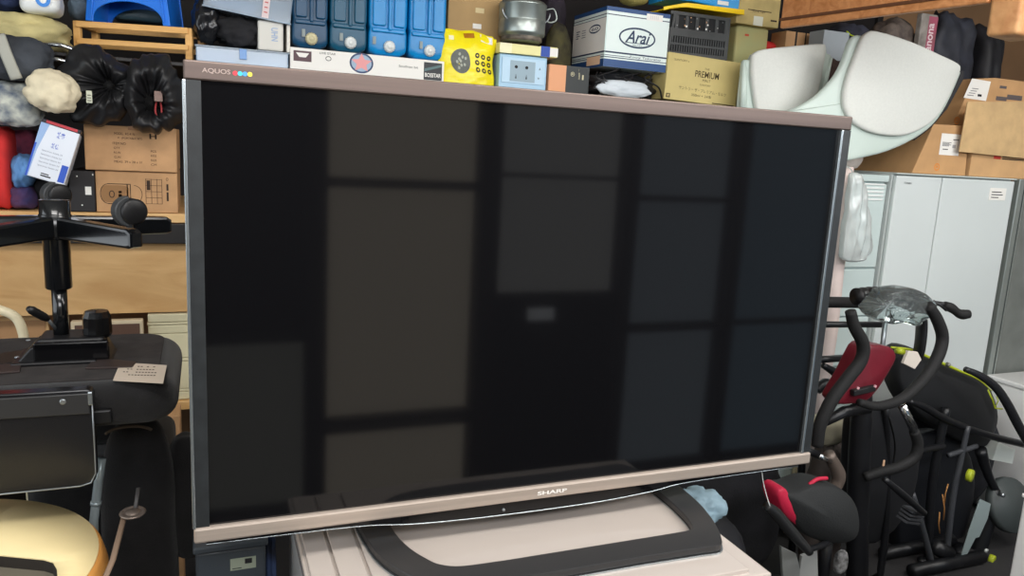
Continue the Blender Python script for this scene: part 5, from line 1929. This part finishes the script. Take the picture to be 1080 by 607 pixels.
# ---- bike with the red console
YA = 1.78
A = Rig('exercise_bike', 'black exercise bike with a dark red console and looped handlebar', 'exercise bike', (at(915, 500, YA).x, YA, 0), 'folded exercise bikes at the right')
A.panel('console', ((912, 368), (921, 364), (940, 366), (946, 374), (943, 384), (931, 404), (922, 416), (912, 424), (890, 427), (883, 424), (886, 416), (898, 396)), YA - .05, .07, bikered, dome=.012, sm=2, edge=.2, label='dark red wedge-shaped console')
for (px, py) in ((905, 409), (923, 407)):
    p = A.P([(px, py)], YA - .085)[0]
    MB().box(-.005, .005, -.002, .002, -.004, .004, mat('button_pale', (196, 150, 156), .5), .001).build('button', A.t, loc=p, rot=(0, .3, 0))
MB().box(-.045, .045, -.002, .016, -.010, .010, black, .003).build('button_strip', A.t, loc=A.P([(912, 412)], YA - .072)[0], rot=(0, -.12, 0))
A.tube('handlebar', ((897, 328), (901, 344), (910, 362), (908, 380), (893, 400), (877, 422), (865, 448), (862, 470)), [.016, .019, .020, .020, .018], bikem, YA - .09, label='left foam-covered bar')
A.tube('handlebar', ((979, 322, 1.72), (988, 336, 1.72), (994, 356, 1.72), (988, 378, 1.71), (972, 402, 1.70), (950, 421, 1.69), (925, 428, 1.68), (906, 424, 1.68)), [.017, .019, .020, .018, .015, .012], bikem, label='right bar curling under the console')
A.tube('upright_post', ((911, 400, YA + .02), (908, 450, YA + .02), (905, 520, YA + .02), (904, 607, YA + .02)), [.026, .034, .036, .036, .036], bikeb, to_floor=(.02, 0), seg=18)
A.tube('side_strut', ((934, 425, YA + .05), (936, 500, YA + .05), (934, 560, YA + .05), (928, 607, YA + .05)), .013, bikeb, to_floor=(-.05, .1))
A.tube('pulse_grip', ((951, 427, 1.70), (957, 439, 1.70), (964, 454, 1.70)), .0135, chrome, smooth=False, label='chrome pulse grip')
A.tube('lower_handle', ((964, 454, 1.70), (968, 468, 1.70), (964, 482, 1.70), (948, 492, 1.71), (930, 497, 1.73), (912, 503, 1.75)), [.016, .018, .018, .017, .015], bikem)
A.tube('cross_tube', ((868, 446, 1.74), (890, 434, 1.74), (915, 430, 1.74)), [.013, .018, .018], bikeb, smooth=False)
A.tube('connector', ((846, 473, 1.76), (862, 479, 1.76)), .012, bikeb, smooth=False)
A.tube('connector', ((860, 479, 1.76), (876, 486, 1.76)), .0095, chrome, smooth=False, label='bright metal joint')
A.tube('seat_clamp', ((874, 478, 1.77), (884, 500, 1.77), (880, 516, 1.77)), [.018, .024, .020], mat('clamp_brown', (110, 98, 90), .4, metal=.4), label='dull brown metal clamp')
A.panel('side_cover', ((907, 432), (935, 427), (965, 440), (972, 470), (966, 520), (945, 560), (915, 575), (900, 540), (900, 470)), YA + .06, .06, mat('cover_dark', (27, 28, 31), .5), dome=.02)
A.tube('belt', ((938, 440, 1.80), (944, 470, 1.80), (940, 500, 1.80)), .004, mat('strap_blk', (14, 14, 15), .7), flat=.4)
p = A.P([(932, 488)], 1.70)[0]
MB().box(-.0035, .0035, -.002, .002, -.010, .010, mat('tan_mark', (196, 160, 130), .6), .001).build('tan_tab', A.t, loc=p, label='tiny tan tab')
# seat of that bike
A.panel('seat', ((826, 517), (840, 515), (858, 508), (876, 509), (893, 517), (903, 532), (906, 552), (901, 566), (884, 571), (862, 568), (846, 560), (834, 546), (828, 532)), 1.62, .10, mat('seat_black', (32, 34, 35), .75, bump=.3, bscale=200), dome=.035, label='black padded seat').location = (.012, 0, -.012)
A.panel('seat_piping', ((820, 519), (829, 515), (834, 530), (842, 548), (850, 560), (838, 552), (826, 540)), 1.625, .07, mat('seat_red', (186, 28, 62), .6), dome=.01, label='crimson side band of the seat')
A.tube('seat_piping', ((853, 511, 1.64), (862, 505, 1.64), (872, 504, 1.64)), .006, mat('seat_red', (186, 28, 62), .6), label='crimson top seam')
A.tube('seat_post', ((872, 566, 1.70), (868, 607, 1.72)), .02, bikeb, smooth=False, to_floor=(.03, .05))
A.tube('side_grip', ((808, 533, 1.52), (818, 541, 1.52), (836, 562, 1.52), (854, 582, 1.52)), [.012, .0165, .0165, .012], mat('grip_black', (34, 35, 36), .35), label='smooth black side handle')
A.tube('grip_bracket', ((850, 580, 1.53), (868, 574, 1.60), (880, 566, 1.66)), .009, bikeb)
for yy_ in (-.04, .10):
    MB().tube([Vector((-0.22, yy_, .028)), Vector((0.26, yy_, .028))], .026, bikeb, 14).build('foot_bar', A.t)
A.tube('pedal_arm', ((933, 505, 1.66), (952, 521, 1.66), (975, 541, 1.66)), [.009, .012, .010], bikeb)
q = MB()
pp = A.P([(958, 548)], 1.70)[0]
for k in range(4):
    q.box(-.045, .045, -.02, .02, -.004 + .013 * k, .004 + .013 * k, bikeg, .001)
q.build('pedal', A.t, loc=pp, rot=(.2, .3, .2))

# ---- wrapped ribbed roller standing on the pale unit's side (held by a chrome post)
wr = A
M = Matrix.Identity(4)
c0, c1 = wr.P([(903, 313, 1.84)])[0], wr.P([(962, 322, 1.84)])[0]
q = MB()
n = 40
pts, rs = [], []
for i in range(n + 1):
    f = i / n
    pts.append(c0.lerp(c1, f) + Vector((0, 0, .018 * sin(pi * f))))
    rs.append(.026 + (.0035 if (i % 4) < 2 else -.001) if f < .34 else (.019 + (.004 if (i % 5) < 2 else 0)))
q.tube(pts, rs, black, 20)
q.build('ribbed_roller', wr.t)
q = MB()
sil = closed_path([(p.x, p.z) for p in wr.P([(904, 322), (914, 310), (924, 302), (946, 300), (966, 312), (968, 326), (955, 334), (948, 339), (936, 334), (922, 337), (908, 330)], 1.81)], 4)
cushion(q, sil, -.045, .075, clearf, dome=.02, bend=lambda x, z: .012 * noise.noise(Vector((x * 60, z * 60, 2))), rings=14)
q.build('bubble_wrap', wr.t, label='crinkled clear bubble plastic')
random.seed(3)
q = MB()
for k in range(46):
    f, g = random.random(), random.random()
    p = wr.P([(912 + 52 * f, 307 + 28 * g)], 1.785)[0]
    q.lathe([(.0, .0022), (.002, .0016), (.0032, 0)], clearf, 8, Matrix.Translation(p) @ Matrix.Rotation(pi / 2, 4, 'X') @ Matrix.Scale(random.uniform(.7, 1.5), 4))
q.build('wrap_bubbles', wr.t)
q = MB()
p0_, p1_ = wr.P([(934, 336, 1.84)])[0], wr.P([(931, 362, 1.84)])[0]
q.tube([p0_, p1_, p1_ + Vector((-.01, -.02, -.08))], .008, steel, 12)
q.build('chrome_post', wr.t, label='bright metal post under the roller')

# ---- bike with the neon edged cover
YBk = 2.0
B = Rig('exercise_bike', 'black exercise bike with a neon green edged body cover at the far right', 'exercise bike', (at(1005, 500, YBk).x, YBk, 0), 'folded exercise bikes at the right')
B.dy = .10
B.panel('body_cover', ((950, 372), (962, 366), (985, 378), (1020, 392), (1040, 403), (1050, 418), (1055, 440), (1050, 460), (1038, 474), (1018, 468), (990, 452), (972, 440), (958, 424), (948, 400)), YBk - .02, .09, mat('cover_black', (30, 31, 33), .6, var=.06, scale=12), dome=.025, label='matte black body cover')
B.tube('neon_edge', ((940, 366, YBk - .05), (962, 369, YBk - .05), (985, 379, YBk - .05), (1010, 390, YBk - .05), (1032, 400, YBk - .05), (1046, 412, YBk - .05)), [.004, .005, .006, .004, .002], neon, label='neon green edge line')
B.tube('neon_mark', ((1042, 411, YBk - .05), (1047, 422, YBk - .05), (1049, 430, YBk - .05), (1057, 431, YBk - .05)), .0032, neon, smooth=False, label='angular neon green mark')
B.tube('neon_mark', ((1049, 430, YBk - .05), (1053, 422, YBk - .05), (1051, 418, YBk - .05)), .002, neon, smooth=False, label='short neon green mark')
B.tube('neon_knob', ((946, 369, 1.86), (952, 371, 1.86)), .012, neon, smooth=False, label='neon green knob')
q = MB()
tp4 = B.P([(953, 383), (958, 370), (968, 371), (972, 379), (965, 389)], 1.86)
q.prism([(p.x, p.z) for p in tp4], tp4[0].y, tp4[0].y + .012, mat('tag_white', (222, 212, 200), .7), .001)
q.build('white_tag', B.t, label='small off-white tag')
B.tube('bolt_washer', ((999, 384, 1.90), (1000.5, 384.5, 1.90)), .009, mat('washer_grey', (130, 130, 120), .4, metal=.6), smooth=False)
B.tube('arm_band', ((940, 306, 1.95), (956, 308, 1.93), (968, 320, 1.92), (972, 340, 1.92), (970, 366, 1.92), (966, 380, 1.93)), [.014, .022, .028, .028, .027, .024], bikeb, flat=.55, label='broad curved black arm')
B.tube('handlebar', ((964, 318, 1.88), (976, 319, 1.87), (990, 320, 1.86), (1000, 323, 1.85)), [.010, .009, .009, .012], bikeb)
B.tube('handle_grip', ((996, 321, 1.85), (1004, 325, 1.84), (1013, 331, 1.83), (1022, 331, 1.82)), [.013, .018, .015, .019, .016], bikem, label='lumpy black grip')
B.tube('brake_lever', ((984, 317, 1.85), (992, 322, 1.83), (998, 327, 1.83)), .005, bikeb)
B.tube('rear_bar', ((1018, 389, 1.86), (1034, 396, 1.84), (1050, 408, 1.83), (1062, 425, 1.82), (1074, 448, 1.82), (1084, 466, 1.82)), [.011, .015, .017, .018, .018], mat('bar_gloss', (36, 37, 40), .25), label='glossy bent bar')
B.tube('cross_bar', ((959, 423, 1.90), (975, 429, 1.90), (1000, 443, 1.91), (1040, 458, 1.92), (1083, 469, 1.93)), [.010, .015, .015, .015], bikeb)
B.tube('frame_tube', ((998, 430, 1.93), (990, 470, 1.93), (982, 520, 1.93), (978, 607, 1.93)), .017, bikeb, to_floor=(-.05, 0))
B.tube('frame_tube', ((1021, 449, 1.90), (1012, 490, 1.90), (1004, 530, 1.90), (996, 607, 1.90)), [.010, .013, .013], bikeg, to_floor=(-.04, 0), label='thin dark grey tube')
B.tube('frame_tube', ((1034, 474, 1.95), (1042, 500, 1.95), (1052, 520, 1.95)), [.024, .018, .015], bikeb)
B.tube('frame_tube', ((1050, 515, 1.95), (1040, 555, 1.95), (1020, 607, 1.95)), [.020, .032, .036], bikeb, to_floor=(-.08, 0))
B.tube('link_tube', ((936, 500, 1.84), (955, 480, 1.86), (975, 474, 1.88), (995, 470, 1.9)), .012, bikeb)
B.tube('link_tube', ((962, 520, 1.88), (974, 560, 1.88), (986, 607, 1.88)), .012, bikeg)
B.tube('link_tube', ((1000, 480, 1.9), (1012, 476, 1.9), (1030, 470, 1.9)), .010, bikeg)
B.tube('crank_cover', ((984, 575, 1.90), (1000, 584, 1.89)), [.03, .034], bikeb, smooth=False)
B.tube('hub_axle', ((1056, 521, 1.90), (1058, 522, 1.90)), .010, steel, smooth=False)
q = MB()
hc = B.P([(1064, 532)], 1.93)[0]
q.lathe([(.0, -.025), (.10, -.025), (.115, -.02), (.118, 0), (.115, .02), (.0, .025)], mat('disc_grey', (66, 72, 72), .5), 48, Matrix.Translation(hc) @ Matrix.Rotation(radians(66), 4, 'X'))
q.build('flywheel', B.t, label='broad dark grey disc')
q = MB()
for (px, py, r_, m_) in ((1023, 501, .024, neon), (1046, 590, .021, neon)):
    p = B.P([(px, py)], 1.86)[0]
    Mx = Matrix.Translation(p) @ Matrix.Rotation(radians(20), 4, 'Z') @ Matrix.Rotation(pi / 2, 4, 'X')
    w_ = MB().lathe([(r_ * .35, -.010), (r_, -.010), (r_ * 1.05, -.004), (r_ * 1.05, .004), (r_, .010), (r_ * .35, .010)], m_, 28, Mx)
    w_.build('transport_wheel', B.t, label='neon green wheel')
q.bm.free()
p = B.P([(1039.5, 580)], 1.83)[0]
MB().lathe([(.0, 0), (.009, 0), (.009, .006), (.0, .008)], mat('bolt_white', (190, 194, 190), .4), 18, Matrix.Translation(p) @ Matrix.Rotation(pi / 2, 4, 'X')).build('bolt_cap', B.t, label='pale bolt cap')
B.panel('lower_cover', ((962, 470), (990, 455), (1020, 470), (1030, 510), (1020, 560), (1000, 600), (970, 620), (950, 590), (950, 520)), YBk + .04, .07, mat('cover_dark2', (25, 27, 32), .5), dome=.02)
q = MB()
pl4 = B.P([(1034, 526), (1045, 531), (1042, 546), (1033, 566), (1029, 567), (1013, 598), (1011, 596), (1022, 560)], 1.86)
q.prism([(p.x, p.z) for p in pl4], pl4[0].y, pl4[0].y + .004, mat('plate_pale', (148, 162, 162), .35), .0005)
q.build('metal_plate', B.t, label='pale wedge-shaped plate')
q = MB()
for pts in (((1000, 510), (997, 520), (996, 531)), ((994, 521), (996, 535), (995, 548)), ((991, 540), (990, 552), (991, 562))):
    MB().tube(B.P(pts, 1.86), .0032, mat('tag_orange', (176, 124, 70), .6), 6, flat=.5).build('orange_tape', B.t, label='thin orange tape strip')
q.bm.free()
for yy_ in (-.04, .10):
    MB().tube([Vector((-0.2, yy_, .028)), Vector((0.2, yy_, .028))], .026, bikeb, 14).build('foot_bar', B.t)


# ---- dark rack with three bars right of the television
R_ = Rig('bar_stand', 'black stand with three short horizontal bars at the right edge of the television', 'stand', (at(858, 400, 1.98).x, 1.98, 0))
R_.dy = .08
R_.tube('upright', ((856, 300, 1.98), (850, 400, 1.98), (845, 500, 1.98)), .014, bikeb, smooth=False, to_floor=(0, 0))
R_.tube('upper_bar', ((852, 318, 1.98), (905, 319, 1.98)), .020, bikem, smooth=False, label='thick foam-covered top bar')
R_.tube('middle_bar', ((850, 342, 1.98), (931, 342, 1.98)), .0115, bikeb, smooth=False)
R_.tube('lower_bar', ((848, 380, 1.98), (896, 377, 1.98)), .013, bikeb, smooth=False)
R_.tube('brace', ((868, 385, 1.97), (880, 392, 1.97), (888, 396, 1.97)), [.010, .016, .018], bikeb)
R_.tube('wheel_guard', ((862, 412, 1.96), (870, 405, 1.96), (880, 410, 1.96), (884, 424, 1.96)), [.014, .022, .022, .014], bikeb)
for dx in (-.12, .12):
    MB().box(-.02, .02, -.02, .12, 0, .03, bikeb, .008).build('foot', R_.t, loc=(dx * .4, 0, 0))

# ---- loose dark and pale things around
bundle('pale_garment', 'crumpled beige cloth below the red console', 'cloth', 868, 902, 441, 474, 1.98, .10, mat('beige_cloth', (190, 184, 160), .8, var=.08), 91, amp=.12, fold=.12, power=2.6)
bundle('brown_bag', 'dull brown-grey bag below the beige cloth', 'bag', 872, 904, 466, 520, 2.0, .12, mat('taupe_cloth', (92, 84, 80), .8, var=.15), 92, amp=.1, fold=.1, power=3.2, z=.0)
bundle('black_cloth_pile', 'black cloth heaped in the gap behind the white cabinet and bikes', 'cloth', 700, 838, 470, 600, 2.02, .3, darkcloth, 94, z=.0, amp=.12, fold=.10, power=3.4)
bundle('charcoal_bag', 'charcoal bag standing behind the right rear corner of the white cabinet', 'bag', 716, 800, 562, 610, 1.67, .26, mat('charcoal_bag_m', (30, 31, 35), .8, var=.3), 97, z=.0, amp=.08, fold=.06, power=4)
bundle('light_blue_paper', 'crumpled light blue sheet behind the right rear corner of the white cabinet', 'paper', 732, 770, 524, 566, 1.68, .12, mat('pale_blue_sheet', (150, 178, 192), .6, var=.1), 93, amp=.2, fold=.2, ffreq=6, power=2.4, z=at(758, 563, 1.67).z)
bundle('dark_blue_pile', 'very dark blue cloth heap behind the exercise bikes', 'cloth', 888, 1058, 428, 600, 2.23, .14, mat('navy_dark', (18, 20, 28), .85, var=.3, scale=8), 95, z=.0, amp=.1, fold=.08, power=4)
t = thing('grey_stand', 'pair of pale grey slanted plates below the black side handle', 'stand', (at(842, 600, 1.60).x, 1.60, 0))
q = MB()
a0 = [at(px, py, 1.60) - t.location for px, py in ((824, 576), (840, 584), (844, 600), (842, 640), (828, 640))]
q.prism([(p.x, p.z) for p in a0], 0, .01, mat('plate_grey', (112, 114, 112), .45), .001)
q.build('plate', t)
q = MB()
a0 = [at(px, py, 1.61) - t.location for px, py in ((846, 586), (862, 580), (864, 640), (838, 640))]
q.prism([(p.x, p.z) for p in a0], .01, .02, mat('plate_grey2', (142, 144, 142), .45), .001)
q.build('plate', t)
MB().box(-.04, .06, -.03, .05, 0, .30, black, .006).build('base_block', t)
bundle('sparkly_packet', 'small crinkled grey packet under the black bike seat', 'packet', 885, 897, 582, 600, 1.66, .03, mat('packet_grey', (150, 150, 150), .4, col2=(60, 60, 60), scale=60), 96, z=.3, amp=.1, fold=.1)
t = thing('white_box_unit', 'white low cabinet corner at the bottom right edge', 'cabinet', (at(1064, 607, 1.30).x, .90, 0))
zt = at(1079, 520, 1.30).z
q = MB().box(0, .6, 0, .4, .02, zt - .012, white_en, .006)
q.build('body', t)
MB().box(-.004, .604, -.004, .404, zt - .012, zt, white_en, .004).build('top_panel', t)
for sx in (.04, .56):
    for sy in (.04, .36):
        MB().cyl((sx, sy, 0), (sx, sy, .021), .018, black, 12).build('foot', t)
t = thing('white_carton', 'small white box between the bike tubes near the right edge', 'box', at(1046, 486, 2.08))
q = MB()
p4 = [at(px, py, 2.08) - t.location for px, py in ((1047, 485), (1068, 489), (1071, 474), (1053, 466))]
q.prism([(p.x, p.z) for p in p4], 0, .06, mat('box_whitegrey', (206, 212, 206), .5), .002)
q.build('body', t)
